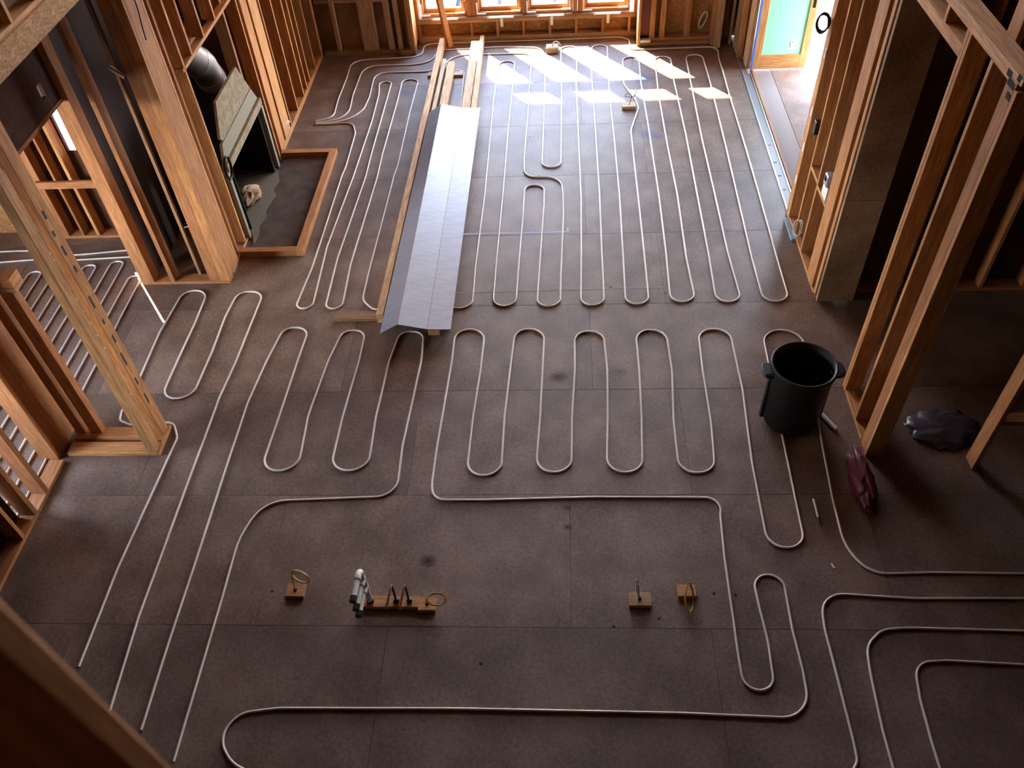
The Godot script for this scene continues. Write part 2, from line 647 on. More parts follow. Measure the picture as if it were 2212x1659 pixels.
func build_wall_back() -> void:
	var osb := sheet("osb")
	var w := struct("wall_back", "back wall of the room: bare studs and strand board either side of the window bay")
	# left of the bay
	pan(w, "sheathing", Vector3(-3.9, 0, -12.70), Vector3(-2.36, 3.4, -12.66), sheet("osb_dull"))
	for s in [[-3.44, 0.06], [-3.02, 0.23], [-2.63, 0.09], [-2.48, 0.07]]:
		lum(w, "stud", Vector3(s[0], 0.076, -12.66), Vector3(s[0] + s[1], 3.4, -12.52), 5)
	lum(w, "stud", Vector3(-2.255, 0.076, -12.86), Vector3(-2.215, 3.4, -12.50), 2)
	lum(w, "stud", Vector3(-2.30, 0.076, -12.64), Vector3(-2.26, 3.4, -12.50), 1)
	lum(w, "fire_block", Vector3(-3.66, 0.80, -12.66), Vector3(-2.63, 0.84, -12.54), 5)
	lum(w, "bottom_plate", Vector3(-3.66, 0.0, -12.66), Vector3(-2.48, 0.076, -12.52), 6)
	lum(w, "bottom_plate", Vector3(-2.47, 0.0, -12.64), Vector3(-2.215, 0.076, -12.47), 6)
	pan(w, "sheathing", Vector3(-2.36, 0, -13.0), Vector3(-2.26, 3.4, -12.66), osb)
	# bay below the windows
	pan(w, "sheathing", Vector3(-2.26, -0.3, -13.06), Vector3(1.24, 0.36, -13.0), osb)
	lum(w, "bottom_plate", Vector3(-2.21, 0.0, -13.0), Vector3(1.19, 0.038, -12.86), 5)
	lum(w, "bottom_plate", Vector3(-2.21, 0.038, -13.0), Vector3(1.19, 0.076, -12.86), 5)
	for k in 8:
		var x := -1.77 + 0.4075 * k
		lum(w, "cripple_stud", Vector3(x - 0.019, 0.076, -13.0), Vector3(x + 0.019, 0.30, -12.86))
	lum(w, "cripple_stud", Vector3(-2.21, 0.076, -13.0), Vector3(-2.172, 0.30, -12.86))
	lum(w, "rough_sill", Vector3(-2.21, 0.30, -13.0), Vector3(1.19, 0.338, -12.86), 5)
	lum(w, "rough_sill", Vector3(-2.21, 0.338, -13.0), Vector3(1.19, 0.376, -12.86), 6)
	lum(w, "trimmer_stud", Vector3(-2.21, 0.376, -13.04), Vector3(-2.165, 3.1, -12.86), 0)
	lum(w, "trimmer_stud", Vector3(1.145, 0.376, -13.04), Vector3(1.19, 3.1, -12.86), 0)
	lum(w, "header", Vector3(-2.26, 3.1, -13.06), Vector3(1.24, 3.4, -12.86), 0)
	pan(w, "sheathing", Vector3(-3.9, 3.4, -13.08), Vector3(3.0, 5.6, -12.9), osb)
	pan(w, "sheathing", Vector3(-3.9, 0, -13.08), Vector3(-2.22, 3.4, -13.0), osb)
	# right of the bay
	pan(w, "sheathing", Vector3(1.20, 0, -12.81), Vector3(2.9, 3.4, -12.76), osb)
	pan(w, "sheathing", Vector3(1.20, 0, -13.06), Vector3(1.24, 3.4, -12.76), osb)
	lum(w, "bottom_plate", Vector3(1.20, 0.0, -12.76), Vector3(2.36, 0.038, -12.52), 5)
	lum(w, "bottom_plate", Vector3(1.42, 0.038, -12.76), Vector3(2.36, 0.076, -12.60), 5)
	lum(w, "stud", Vector3(1.19, 0.0, -12.86), Vector3(1.228, 3.4, -12.50), 2)
	pan(w, "board_panel", Vector3(1.23, 0.1, -12.76), Vector3(1.37, 3.4, -12.64), base_mat("maroon", Color(0.50, 0.28, 0.24), 0.7))
	lum(w, "stud", Vector3(1.372, 0.038, -12.76), Vector3(1.45, 3.4, -12.59), 2)
	lum(w, "stud", Vector3(1.525, 0.076, -12.76), Vector3(1.605, 3.4, -12.60), 0)
	lum(w, "stud", Vector3(1.895, 0.076, -12.76), Vector3(1.94, 3.4, -12.62), 4)
	lum(w, "stud", Vector3(1.942, 0.076, -12.76), Vector3(1.985, 3.4, -12.62), 1)
	lum(w, "stud", Vector3(2.29, 0.0, -12.66), Vector3(2.33, 3.4, -12.44), 1)
	lum(w, "corner_post", Vector3(2.332, 0.0, -12.50), Vector3(2.42, 3.4, -12.36), 5)
	lum(w, "stud", Vector3(2.50, 0.0, -12.74), Vector3(2.54, 3.4, -12.62), 1)
	lum(w, "stud", Vector3(2.56, 0.0, -12.62), Vector3(2.60, 3.4, -12.48), 6)

func build_windows() -> void:
	var glass := StandardMaterial3D.new()
	glass.albedo_color = Color(0.3, 0.36, 0.42, 0.03)
	glass.transparency = BaseMaterial3D.TRANSPARENCY_ALPHA
	glass.roughness = 0.02
	var white := base_mat("white_card", Color(0.92, 0.91, 0.88), 0.6)
	var xs := [[-2.135, -1.42], [-1.272, -0.56], [-0.50, 0.216], [0.36, 1.085]]
	for k in 4:
		var x0: float = xs[k][0]
		var x1: float = xs[k][1]
		var w := struct("window_%d" % (k + 1), ["leftmost wood framed window in the back bay", "second window from the left in the back bay", "third window from the left in the back bay", "rightmost wood framed window in the back bay"][k])
		w.set_meta("label", ["leftmost wood framed window in the back bay, beside the leaning stick", "second wood framed window from the left in the back bay", "third wood framed window from the left in the back bay", "rightmost wood framed window in the back bay"][k])
		var tone := 0
		for lv in [[0.385, 2.24], [2.34, 3.08]]:
			var y0: float = lv[0]
			var y1: float = lv[1]
			lum(w, "frame", Vector3(x0, y0, -13.05), Vector3(x0 + 0.045, y1, -12.93), tone)
			lum(w, "frame", Vector3(x1 - 0.045, y0, -13.05), Vector3(x1, y1, -12.93), tone)
			lum(w, "frame", Vector3(x0 + 0.046, y0, -13.05), Vector3(x1 - 0.046, y0 + 0.04, -12.93), tone)
			lum(w, "frame", Vector3(x0 + 0.046, y1 - 0.045, -13.05), Vector3(x1 - 0.046, y1, -12.93), tone)
			lum(w, "sash", Vector3(x0 + 0.047, y0 + 0.041, -13.04), Vector3(x0 + 0.085, y1 - 0.046, -12.99), 2)
			lum(w, "sash", Vector3(x1 - 0.085, y0 + 0.041, -13.04), Vector3(x1 - 0.047, y1 - 0.046, -12.99), 2)
			lum(w, "sash", Vector3(x0 + 0.086, y0 + 0.041, -13.04), Vector3(x1 - 0.086, y0 + 0.10, -12.99), 2)
			lum(w, "sash", Vector3(x0 + 0.086, y1 - 0.10, -13.04), Vector3(x1 - 0.086, y1 - 0.046, -12.99), 2)
			pan(w, "glass_pane", Vector3(x0 + 0.086, y0 + 0.10, -13.018), Vector3(x1 - 0.086, y1 - 0.10, -13.012), glass)
		# loose jamb clip, paper strip with a hanging tag, latch
		pan(w, "jamb_clip", Vector3(x0 + 0.004, 0.40, -12.93), Vector3(x0 + 0.022, 0.58, -12.90), white)
		pan(w, "jamb_clip", Vector3(x0 + 0.022, 0.40, -12.93), Vector3(x0 + 0.15, 0.416, -12.90), white)
		pan(w, "jamb_clip", Vector3(x1 - 0.17, 0.425, -12.93), Vector3(x1 - 0.03, 0.445, -12.90), white)
		var c := (x0 + x1) / 2.0 + 0.02
		pan(w, "paper_strip", Vector3(c - 0.21, 0.355, -12.856), Vector3(c + 0.20, 0.372, -12.85), white)
		pan(w, "paper_tag", Vector3(c - 0.01, 0.22, -12.856), Vector3(c + 0.035, 0.352, -12.852), white)
		pan(w, "latch", Vector3(x1 - 0.03, 0.62, -12.93), Vector3(x1 - 0.005, 0.66, -12.90), white)
	var t := struct("trim_1", "wooden mullions and transom between the windows of the back bay")
	for k in 3:
		var a: float = xs[k][1] + 0.003
		var b: float = xs[k + 1][0] - 0.003
		lum(t, "mullion", Vector3(a, 0.376, -13.03), Vector3(a + (b - a) * 0.48, 3.1, -12.90), 1)
		lum(t, "mullion", Vector3(a + (b - a) * 0.52, 0.376, -13.03), Vector3(b, 3.1, -12.90), 3)
	lum(t, "transom", Vector3(-2.16, 2.243, -13.045), Vector3(1.14, 2.337, -12.88), 1)
	var ext := struct("ground_deck", "decking and boards outside the back windows, darkened in place of shade")
	pan(ext, "deck_slab", Vector3(-6, -0.3, -17.5), Vector3(3.0, -0.22, -13.07), base_mat("ext_shaded", Color(0.20, 0.235, 0.27), 0.9))  # deck and boards coloured dark to stand in for shade outside
	for b in [[-2.6, 0.5, 0], [-2.0, 0.22, 1], [-1.7, 0.3, 0], [-1.3, 0.25, 1], [-0.95, 0.3, 0], [-0.55, 0.25, 1]]:
		pan(ext, "board_panel", Vector3(b[0], -0.22, -15.6), Vector3(b[0] + b[1], -0.12, -13.8), base_mat("ext_%d" % b[2], Color(0.27, 0.32, 0.38) if b[2] == 0 else Color(0.13, 0.14, 0.15), 0.8))
	for k in 5:
		pan(ext, "board_panel", Vector3(-0.42 + 0.37 * k, -0.22, -16.2), Vector3(-0.08 + 0.37 * k, -0.17, -13.9), base_mat("ext_2", Color(0.19, 0.21, 0.23), 0.8))

func build_wall_left() -> void:
	var dark := sheet("ply_red")
	var X := -3.69
	var w := struct("wall_left", "left wall of bare studs on a plate, from the fireplace to the back corner")
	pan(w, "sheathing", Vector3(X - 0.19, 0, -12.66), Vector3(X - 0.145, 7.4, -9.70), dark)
	lum(w, "bottom_plate", Vector3(X - 0.14, 0, -12.46), Vector3(X, 0.038, -9.66))
	lum(w, "bottom_plate", Vector3(X - 0.14, 0.038, -12.46), Vector3(X, 0.076, -9.66))
	for z in [-12.0, -11.60, -11.385, -11.165, -10.755, -10.33]:
		lum(w, "stud", Vector3(X - 0.14, 0.076, z), Vector3(X, 3.6, z + 0.038))
	lum(w, "corner_stud", Vector3(X - 0.14, 0.0, -12.50), Vector3(X + 0.01, 3.6, -12.40), 1)
	lum(w, "post", Vector3(X - 0.14, 0.076, -10.235), Vector3(X, 3.6, -9.955), 2)
	lum(w, "post", Vector3(X - 0.14, 0.076, -9.89), Vector3(X, 3.6, -9.68), 0)
	lum(w, "stud", Vector3(X - 0.14, 0.0, -9.59), Vector3(X, 3.6, -9.552))
	lum(w, "stud", Vector3(X - 0.20, 0.9, -9.29), Vector3(X - 0.06, 3.6, -9.24), 3)
	# fireplace chase
	var cave := base_mat("shaded_ply", Color(0.20, 0.115, 0.075), 0.9)  # darker copy of the sheathing colour, standing in for shade inside the chase
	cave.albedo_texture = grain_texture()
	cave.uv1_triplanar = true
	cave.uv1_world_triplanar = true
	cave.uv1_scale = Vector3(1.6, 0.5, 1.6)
	var c := struct("wall_chase", "framed chase around the fireplace with studs, brace and sheathing darkened for shade inside")
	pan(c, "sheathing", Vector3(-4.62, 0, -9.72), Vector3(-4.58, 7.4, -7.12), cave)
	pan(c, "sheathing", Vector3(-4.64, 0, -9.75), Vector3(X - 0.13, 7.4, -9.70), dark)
	lum(c, "bottom_plate", Vector3(-4.58, 0, -7.18), Vector3(X, 0.038, -7.04))
	lum(c, "bottom_plate", Vector3(X - 0.14, 0, -7.90), Vector3(X, 0.038, -7.20))
	lum(c, "corner_post", Vector3(X - 0.038, 0.038, -7.37), Vector3(X, 7.3, -7.082), 1)
	lum(c, "corner_post", Vector3(X - 0.10, 0.038, -7.08), Vector3(X, 7.3, -7.04), 0)
	lum(c, "corner_post", Vector3(X - 0.225, 0.038, -7.08), Vector3(X - 0.102, 7.3, -7.045), 3)
	lum(c, "stud", Vector3(X - 0.14, 0.038, -7.412), Vector3(X, 7.3, -7.374), 2)
	lum(c, "stud", Vector3(X - 0.16, 0.038, -7.55), Vector3(X - 0.02, 7.3, -7.512), 3)
	lum(c, "stud", Vector3(X - 0.14, 0.038, -7.775), Vector3(X, 7.3, -7.737), 2)
	lum(c, "stud", Vector3(X - 0.14, 2.17, -8.04), Vector3(X, 7.3, -8.0), 1)
	lum(c, "stud", Vector3(X - 0.14, 2.17, -8.45), Vector3(X, 7.3, -8.41), 4)
	lum(c, "stud", Vector3(X - 0.14, 2.17, -8.87), Vector3(X, 7.3, -8.83), 0)
	lum(c, "brace", Vector3(X - 0.089, 2.128, -9.55), Vector3(X, 2.166, -7.70), 2)
	lum(c, "stud", Vector3(-4.36, 0.038, -7.18), Vector3(-4.31, 7.3, -7.04), 3)
	lum(c, "post", Vector3(-4.70, 0.0, -7.18), Vector3(-4.55, 7.3, -7.04), 1)
	lum(c, "stud", Vector3(-4.075, 0.038, -7.19), Vector3(-4.04, 7.3, -7.15), 6)
	part("offcut_panel", prism(PackedVector2Array([Vector2(-8.34, 2.06), Vector2(-8.34, 2.32), Vector2(-8.62, 2.36), Vector2(-8.66, 2.25), Vector2(-8.64, 2.12), Vector2(-8.52, 2.05)]), 0, X - 0.16, X - 0.142), wood(1, 2), c)
	# opening to the side room: rim above
	var r := struct("wall_left_header", "strand board rim and plate above the opening to the side room")
	pan(r, "rim_board", Vector3(X - 0.03, 3.36, -7.04), Vector3(X, 3.535, 3.0), sheet("osb"))
	lum(r, "plate", Vector3(X - 0.16, 3.535, -7.04), Vector3(X - 0.02, 3.573, 3.0), 2)
	for z in [-6.9, -5.95, -5.55, -5.14, -4.73]:
		lum(r, "stud", Vector3(X - 0.16, 3.573, z), Vector3(X - 0.02, 7.3, z + 0.038))
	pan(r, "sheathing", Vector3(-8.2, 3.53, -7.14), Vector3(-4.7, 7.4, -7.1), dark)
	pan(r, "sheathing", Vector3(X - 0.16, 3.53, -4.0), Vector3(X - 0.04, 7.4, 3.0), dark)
	# near left pier
	var n := struct("wall_left_near", "framed pier on the left nearest the camera, two studs on a plate")
	lum(n, "bottom_plate", Vector3(-4.56, 0, -4.74), Vector3(X - 0.02, 0.038, -4.60))
	lum(n, "bottom_plate", Vector3(-4.56, 0, -4.92), Vector3(X - 0.02, 0.038, -4.78))
	lum(n, "end_plate", Vector3(X - 0.018, 0, -4.94), Vector3(X + 0.006, 0.045, -4.60), 2)
	lum(n, "stud", Vector3(X - 0.098, 0.038, -4.70), Vector3(X - 0.02, 3.36, -4.602), 4)
	lum(n, "stud", Vector3(X - 0.098, 0.038, -4.925), Vector3(X - 0.02, 3.36, -4.80), 0)
	lum(n, "half_stud", Vector3(-4.42, 0.038, -4.92), Vector3(-4.31, 1.80, -4.84), 3)
	lum(n, "half_stud", Vector3(-4.56, 0.038, -4.92), Vector3(-4.47, 1.80, -4.84), 3)
	lum(n, "cap_block", Vector3(-4.58, 1.80, -4.94), Vector3(-4.24, 1.84, -4.80), 5)
	lum(n, "cap_block", Vector3(-4.34, 1.845, -4.94), Vector3(-4.24, 1.93, -4.80), 2)
	lum(n, "post", Vector3(-4.80, 0.0, -4.92), Vector3(-4.63, 3.36, -4.56), 1)
	for k in [[2.45, 0.07], [2.3, 0.05], [2.12, 0.09], [1.95, 0.06], [1.6, 0.12], [1.42, 0.05], [1.2, 0.08], [0.95, 0.14], [0.7, 0.08], [0.45, 0.12]]:
		pan(n, "stamp_mark", Vector3(X - 0.0202, k[0], -4.86 + 0.01 * sin(k[0] * 9.0)), Vector3(X - 0.0192, k[0] + k[1], -4.835 + 0.01 * sin(k[0] * 9.0)), base_mat("stamp", Color(0.22, 0.18, 0.16), 0.9), 0.0002)
	lum(n, "bottom_plate", Vector3(-4.70, 0, -4.53), Vector3(-4.56, 0.038, 2.9), 3)
	for z in [-4.20, -3.97]:
		lum(n, "stud", Vector3(-4.70, 0.038, z), Vector3(-4.56, 3.36, z + 0.05), 3)
	lum(n, "stud", Vector3(-4.70, 0.038, -3.72), Vector3(-4.56, 3.36, -3.68), 3)
	pan(n, "sheathing", Vector3(-4.74, 0.0, -3.90), Vector3(-4.70, 3.36, 3.0), dark)
	lum(n, "header", Vector3(-4.70, 3.0, -4.53), Vector3(-4.56, 3.36, -3.6), 3)

func build_side_room() -> void:
	var dark := sheet("ply_red")
	var w := struct("wall_side_far", "far wall of the side room with a narrow bright slit between its studs")
	var z := -7.93
	pan(w, "sheathing", Vector3(-8.25, 0, z - 0.19), Vector3(-5.98, 3.37, z - 0.145), sheet("osb"))
	pan(w, "sheathing", Vector3(-5.98, 0, z - 0.19), Vector3(-5.50, 3.37, z - 0.145), dark)
	pan(w, "sheathing", Vector3(-5.50, 0, z - 0.19), Vector3(-5.40, 1.10, z - 0.145), dark)
	pan(w, "sheathing", Vector3(-5.50, 2.3, z - 0.19), Vector3(-5.40, 3.37, z - 0.145), dark)
	pan(w, "sheathing", Vector3(-5.40, 0, z - 0.19), Vector3(-4.62, 3.37, z - 0.145), dark)
	lum(w, "bottom_plate", Vector3(-5.98, 0, z - 0.14), Vector3(-4.65, 0.038, z))
	for s in [[-5.74, 0.03, 3], [-5.56, 0.04, 2], [-5.28, 0.05, 0], [-5.22, 0.04, 2], [-5.98, 0.08, 3]]:
		lum(w, "stud", Vector3(s[0], 0.038, z - 0.14), Vector3(s[0] + s[1], 3.37, z), s[2])
	lum(w, "fire_block", Vector3(-5.95, 0.72, z), Vector3(-4.72, 0.81, z + 0.038), 3)
	# header over the opening in line with the chase
	var h := struct("wall_side_header", "dark header over the side room opening with gaps of light")
	lum(h, "header", Vector3(-4.66, 2.22, -7.03), Vector3(-4.60, 2.26, -4.95), 3)
	pan(h, "sheathing", Vector3(-4.65, 2.26, -7.03), Vector3(-4.61, 2.37, -4.95), dark)
	pan(h, "sheathing", Vector3(-4.65, 2.37, -6.77), Vector3(-4.61, 2.50, -4.95), dark)
	pan(h, "sheathing", Vector3(-4.65, 2.37, -7.03), Vector3(-4.61, 2.50, -6.85), dark)
	pan(h, "sheathing", Vector3(-4.65, 2.50, -7.03), Vector3(-4.61, 3.36, -4.95), dark)

func build_fireplace() -> void:
	var pale := base_mat("fire_pale", Color(0.58, 0.53, 0.43), 0.8)
	pale.albedo_texture = grain_texture()
	pale.uv1_triplanar = true
	pale.uv1_scale = Vector3(1.2, 1.2, 1.2)
	var dull := base_mat("fire_dull", Color(0.50, 0.46, 0.38), 0.8)
	var steel := base_mat("fire_steel", Color(0.60, 0.57, 0.50), 0.5, 0.2)
	var firebox_dark := base_mat("firebox_dark", Color(0.05, 0.04, 0.04), 0.9)  # one even near-black for the firebox walls
	var f := thing("fireplace_insert", "pale tapered fireplace hood over a dark open firebox in the left wall", "fireplace", Vector3(-3.69, 0, -8.62))
	part("hood_panel", prism(PackedVector2Array([Vector2(0.57, 0.80 + 0.38), Vector2(0.62, 1.23), Vector2(0.43, 1.56), Vector2(-0.38, 1.56), Vector2(-0.60, 1.21), Vector2(-0.62, 1.18)]), 0, -0.03, 0.0), pale, f)
	part("hood_panel", prism(PackedVector2Array([Vector2(0.72, 0.985), Vector2(0.62, 1.17), Vector2(-0.62, 1.17), Vector2(-0.74, 0.99)]), 0, -0.03, 0.003), dull, f)
	part("lintel", box_mesh(Vector3(0.07, 0.085, 1.52)), pale, f, Vector3(0.0, 0.935, -0.01))
	part("lintel_lip", box_mesh(Vector3(0.06, 0.04, 1.5)), steel, f, Vector3(-0.02, 0.87, -0.01))
	part("side_flange", box_mesh(Vector3(0.05, 0.87, 0.055)), steel, f, Vector3(0.0, 0.435, 0.745))
	part("side_flange", box_mesh(Vector3(0.05, 0.87, 0.055)), steel, f, Vector3(0.0, 0.435, -0.765))
	part("firebox_back", box_mesh(Vector3(0.02, 0.95, 1.2)), firebox_dark, f, Vector3(-0.55, 0.475, -0.01))
	for s in [-1.0, 1.0]:
		var o := part("firebox_side", box_mesh(Vector3(0.58, 0.95, 0.02)), firebox_dark, f, Vector3(-0.28, 0.475, -0.01 + s * 0.67))
		o.rotation.y = s * 0.22
	part("firebox_top", box_mesh(Vector3(0.58, 0.02, 1.4)), firebox_dark, f, Vector3(-0.28, 0.96, -0.01))
	part("firebox_floor", box_mesh(Vector3(0.56, 0.012, 1.44)), dull, f, Vector3(-0.27, 0.008, -0.01))
	# torn sheet lying out of the firebox
	var torn := PackedVector2Array([Vector2(0.03, 0.70), Vector2(0.10, 0.90), Vector2(0.12, 0.72), Vector2(0.08, 0.55), Vector2(0.12, 0.38), Vector2(0.08, 0.22), Vector2(0.11, 0.02), Vector2(0.13, -0.1), Vector2(0.07, -0.22), Vector2(0.10, -0.42), Vector2(0.04, -0.62), Vector2(-0.02, -0.7), Vector2(-0.4, -0.5), Vector2(-0.4, 0.4)])
	single("torn_sheet", prism(torn, 1, 0.0, 0.006), base_mat("torn", Color(0.46, 0.42, 0.34), 0.85), "torn grey paper sheet spilling from the firebox onto the hearth", "paper", Vector3(-3.69, 0.016, -8.62))
	single("crumpled_cardboard", crumple(Vector3(0.30, 0.16, 0.42), 4, 0.55, true, 7), base_mat("card", Color(0.66, 0.54, 0.42), 0.85), "crumpled torn cardboard lying in the mouth of the firebox", "cardboard", Vector3(-3.86, 0.075, -8.62))
	# flue
	var fl := thing("flue_pipe", "shiny metal flue pipe with a bent elbow above the fireplace hood", "pipe", Vector3(-4.04, 0, 0))
	var shine := base_mat("flue", Color(0.86, 0.85, 0.82), 0.33, 0.85)
	part("lower_pipe", tube_mesh(PackedVector3Array([Vector3(0, 1.36, -9.08), Vector3(0, 1.62, -8.93)]), 0.165, 28), shine, fl)
	part("elbow", tube_mesh(PackedVector3Array([Vector3(0, 1.60, -8.945), Vector3(0, 1.69, -8.87), Vector3(0, 1.76, -8.77)]), 0.17, 28), shine, fl)
	part("upper_pipe", tube_mesh(PackedVector3Array([Vector3(0, 1.75, -8.785), Vector3(0, 2.06, -8.48)]), 0.165, 28), shine, fl)
	part("seam_ring", tube_mesh(PackedVector3Array([Vector3(0, 1.40, -9.057), Vector3(0, 1.43, -9.04)]), 0.173, 28), shine, fl)
	part("seam_ring", tube_mesh(PackedVector3Array([Vector3(0, 1.45, -9.028), Vector3(0, 1.47, -9.016)]), 0.173, 28), shine, fl)
	# hearth curb
	var h := thing("hearth_curb", "low wooden frame on the floor around the hearth below the fireplace", "curb", Vector3(-3.32, 0, -8.6))
	part("curb_board", box_mesh(Vector3(0.089, 0.076, 2.19)), wood(2, 0), h, Vector3(0.325, 0.038, 0.0))
	part("curb_board", box_mesh(Vector3(0.645, 0.076, 0.089)), wood(0, 1), h, Vector3(-0.045, 0.038, 1.05))
	part("curb_board", box_mesh(Vector3(0.645, 0.076, 0.089)), wood(0, 0), h, Vector3(-0.045, 0.038, -1.05))
	var bed := base_mat("bed", Color(0.36, 0.29, 0.23), 0.95)
	bed.albedo_texture = floor_texture()
	bed.uv1_triplanar = true
	part("mortar_bed", box_mesh(Vector3(0.60, 0.012, 2.0)), bed, h, Vector3(-0.025, 0.006, 0.0))
	# cable loops by the hood
	single("cable_coil", coil_mesh(Vector3(-3.60, 1.0, -7.79), Vector3(0, 0.02, 0.085), Vector3(0.01, 0.14, 0), 5, 0.006, 3), base_mat("black_cable", Color(0.03, 0.03, 0.03), 0.5), "coil of black cable hanging beside the fireplace hood", "cable")

func build_wall_right() -> void:
	var dark := sheet("ply_red")
	var X := 2.62
	var w := struct("wall_right", "thick right wall beside the open door, bare studs with a strand board end")
	lum(w, "bottom_plate", Vector3(X, 0, -8.10), Vector3(X + 0.14, 0.038, -6.66), 2)
	lum(w, "door_jamb", Vector3(X - 0.005, 0.0, -8.135), Vector3(X + 0.14, 2.95, -8.02), 2)
	pan(w, "jamb_edge", Vector3(X, 0.0, -8.16), Vector3(X + 0.16, 2.95, -8.137), base_mat("jamb_dark", Color(0.16, 0.12, 0.10), 0.6))
	lum(w, "stud", Vector3(X, 0.038, -7.72), Vector3(X + 0.14, 3.36, -7.682), 2)
	lum(w, "stud", Vector3(X, 0.038, -7.40), Vector3(X + 0.14, 3.36, -7.362), 4)
	lum(w, "post", Vector3(X - 0.004, 0.0, -7.01), Vector3(X + 0.14, 3.36, -6.785), 0)
	lum(w, "stud", Vector3(X, 0.0, -6.71), Vector3(X + 0.14, 3.36, -6.645), 2)
	lum(w, "fire_block", Vector3(X, 0.875, -7.68), Vector3(X + 0.14, 0.915, -7.40), 2)
	lum(w, "fire_block", Vector3(X, 0.85, -7.36), Vector3(X + 0.14, 0.89, -7.01), 2)
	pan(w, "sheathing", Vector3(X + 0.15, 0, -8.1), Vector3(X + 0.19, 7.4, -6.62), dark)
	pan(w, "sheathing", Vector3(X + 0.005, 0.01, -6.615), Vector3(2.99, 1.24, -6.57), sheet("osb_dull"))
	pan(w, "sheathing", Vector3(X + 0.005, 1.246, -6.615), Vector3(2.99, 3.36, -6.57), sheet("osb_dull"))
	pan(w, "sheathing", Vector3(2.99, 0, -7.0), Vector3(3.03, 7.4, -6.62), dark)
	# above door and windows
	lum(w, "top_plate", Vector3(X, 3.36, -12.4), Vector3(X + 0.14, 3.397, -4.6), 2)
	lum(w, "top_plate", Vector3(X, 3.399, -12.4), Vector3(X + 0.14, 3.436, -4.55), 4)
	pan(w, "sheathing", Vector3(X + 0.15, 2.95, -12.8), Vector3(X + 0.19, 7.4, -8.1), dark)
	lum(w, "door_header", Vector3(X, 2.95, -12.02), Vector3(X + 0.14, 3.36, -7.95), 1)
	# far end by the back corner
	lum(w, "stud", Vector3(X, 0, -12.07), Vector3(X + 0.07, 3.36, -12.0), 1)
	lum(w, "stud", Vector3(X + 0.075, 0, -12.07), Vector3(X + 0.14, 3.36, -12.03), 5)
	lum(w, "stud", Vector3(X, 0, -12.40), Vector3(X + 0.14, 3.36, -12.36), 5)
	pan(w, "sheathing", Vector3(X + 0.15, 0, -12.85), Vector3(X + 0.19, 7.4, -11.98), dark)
	lum(w, "door_jamb", Vector3(X + 0.09, 0, -11.98), Vector3(X + 0.17, 2.95, -11.90), 5)
	# hall opening and the nearer studs
	var n := struct("wall_right_near", "nearer part of the right wall: four tall studs and a header before a dark room")
	lum(n, "header", Vector3(X, 3.17, -6.57), Vector3(X + 0.14, 3.25, -5.39), 2)
	lum(n, "cripple_stud", Vector3(X, 3.25, -5.78), Vector3(X + 0.14, 3.36, -5.74), 2)
	lum(n, "stud", Vector3(X, 0.0, -5.405), Vector3(X + 0.14, 3.36, -5.365), 2)
	lum(n, "stud", Vector3(X, 0.0, -5.36), Vector3(X + 0.14, 3.36, -5.32), 0)
	lum(n, "stud", Vector3(X, 0.038, -4.985), Vector3(X + 0.14, 3.36, -4.945), 4)
	lum(n, "post", Vector3(X, 0.0, -4.72), Vector3(X + 0.14, 3.36, -4.605), 3)
	lum(n, "stud", Vector3(X - 0.002, 0.0, -4.602), Vector3(X + 0.14, 3.36, -4.562), 2)
	lum(n, "bottom_plate", Vector3(X, 0, -5.31), Vector3(X + 0.14, 0.038, -4.74), 2)
	lum(n, "upper_stud", Vector3(X + 0.14, 3.30, -5.19), Vector3(X + 0.18, 7.3, -5.05), 1)
	lum(n, "upper_stud", Vector3(X + 0.14, 3.30, -4.78), Vector3(X + 0.18, 7.3, -4.64), 1)
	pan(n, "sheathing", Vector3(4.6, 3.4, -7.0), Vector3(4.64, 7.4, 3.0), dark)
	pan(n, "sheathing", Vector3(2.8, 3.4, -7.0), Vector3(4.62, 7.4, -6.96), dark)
	for k in [[3.40, -4.72, 0.06], [3.365, -4.66, 0.09], [3.30, -4.64, 0.05], [3.43, -4.60, 0.04]]:
		pan(n, "tar_mark", Vector3(X - 0.0025, k[0] - 0.02, k[1] - k[2] / 2.0), Vector3(X - 0.0005, k[0] + 0.02, k[1] + k[2] / 2.0), base_mat("tar", Color(0.03, 0.025, 0.02), 0.95), 0.0004)

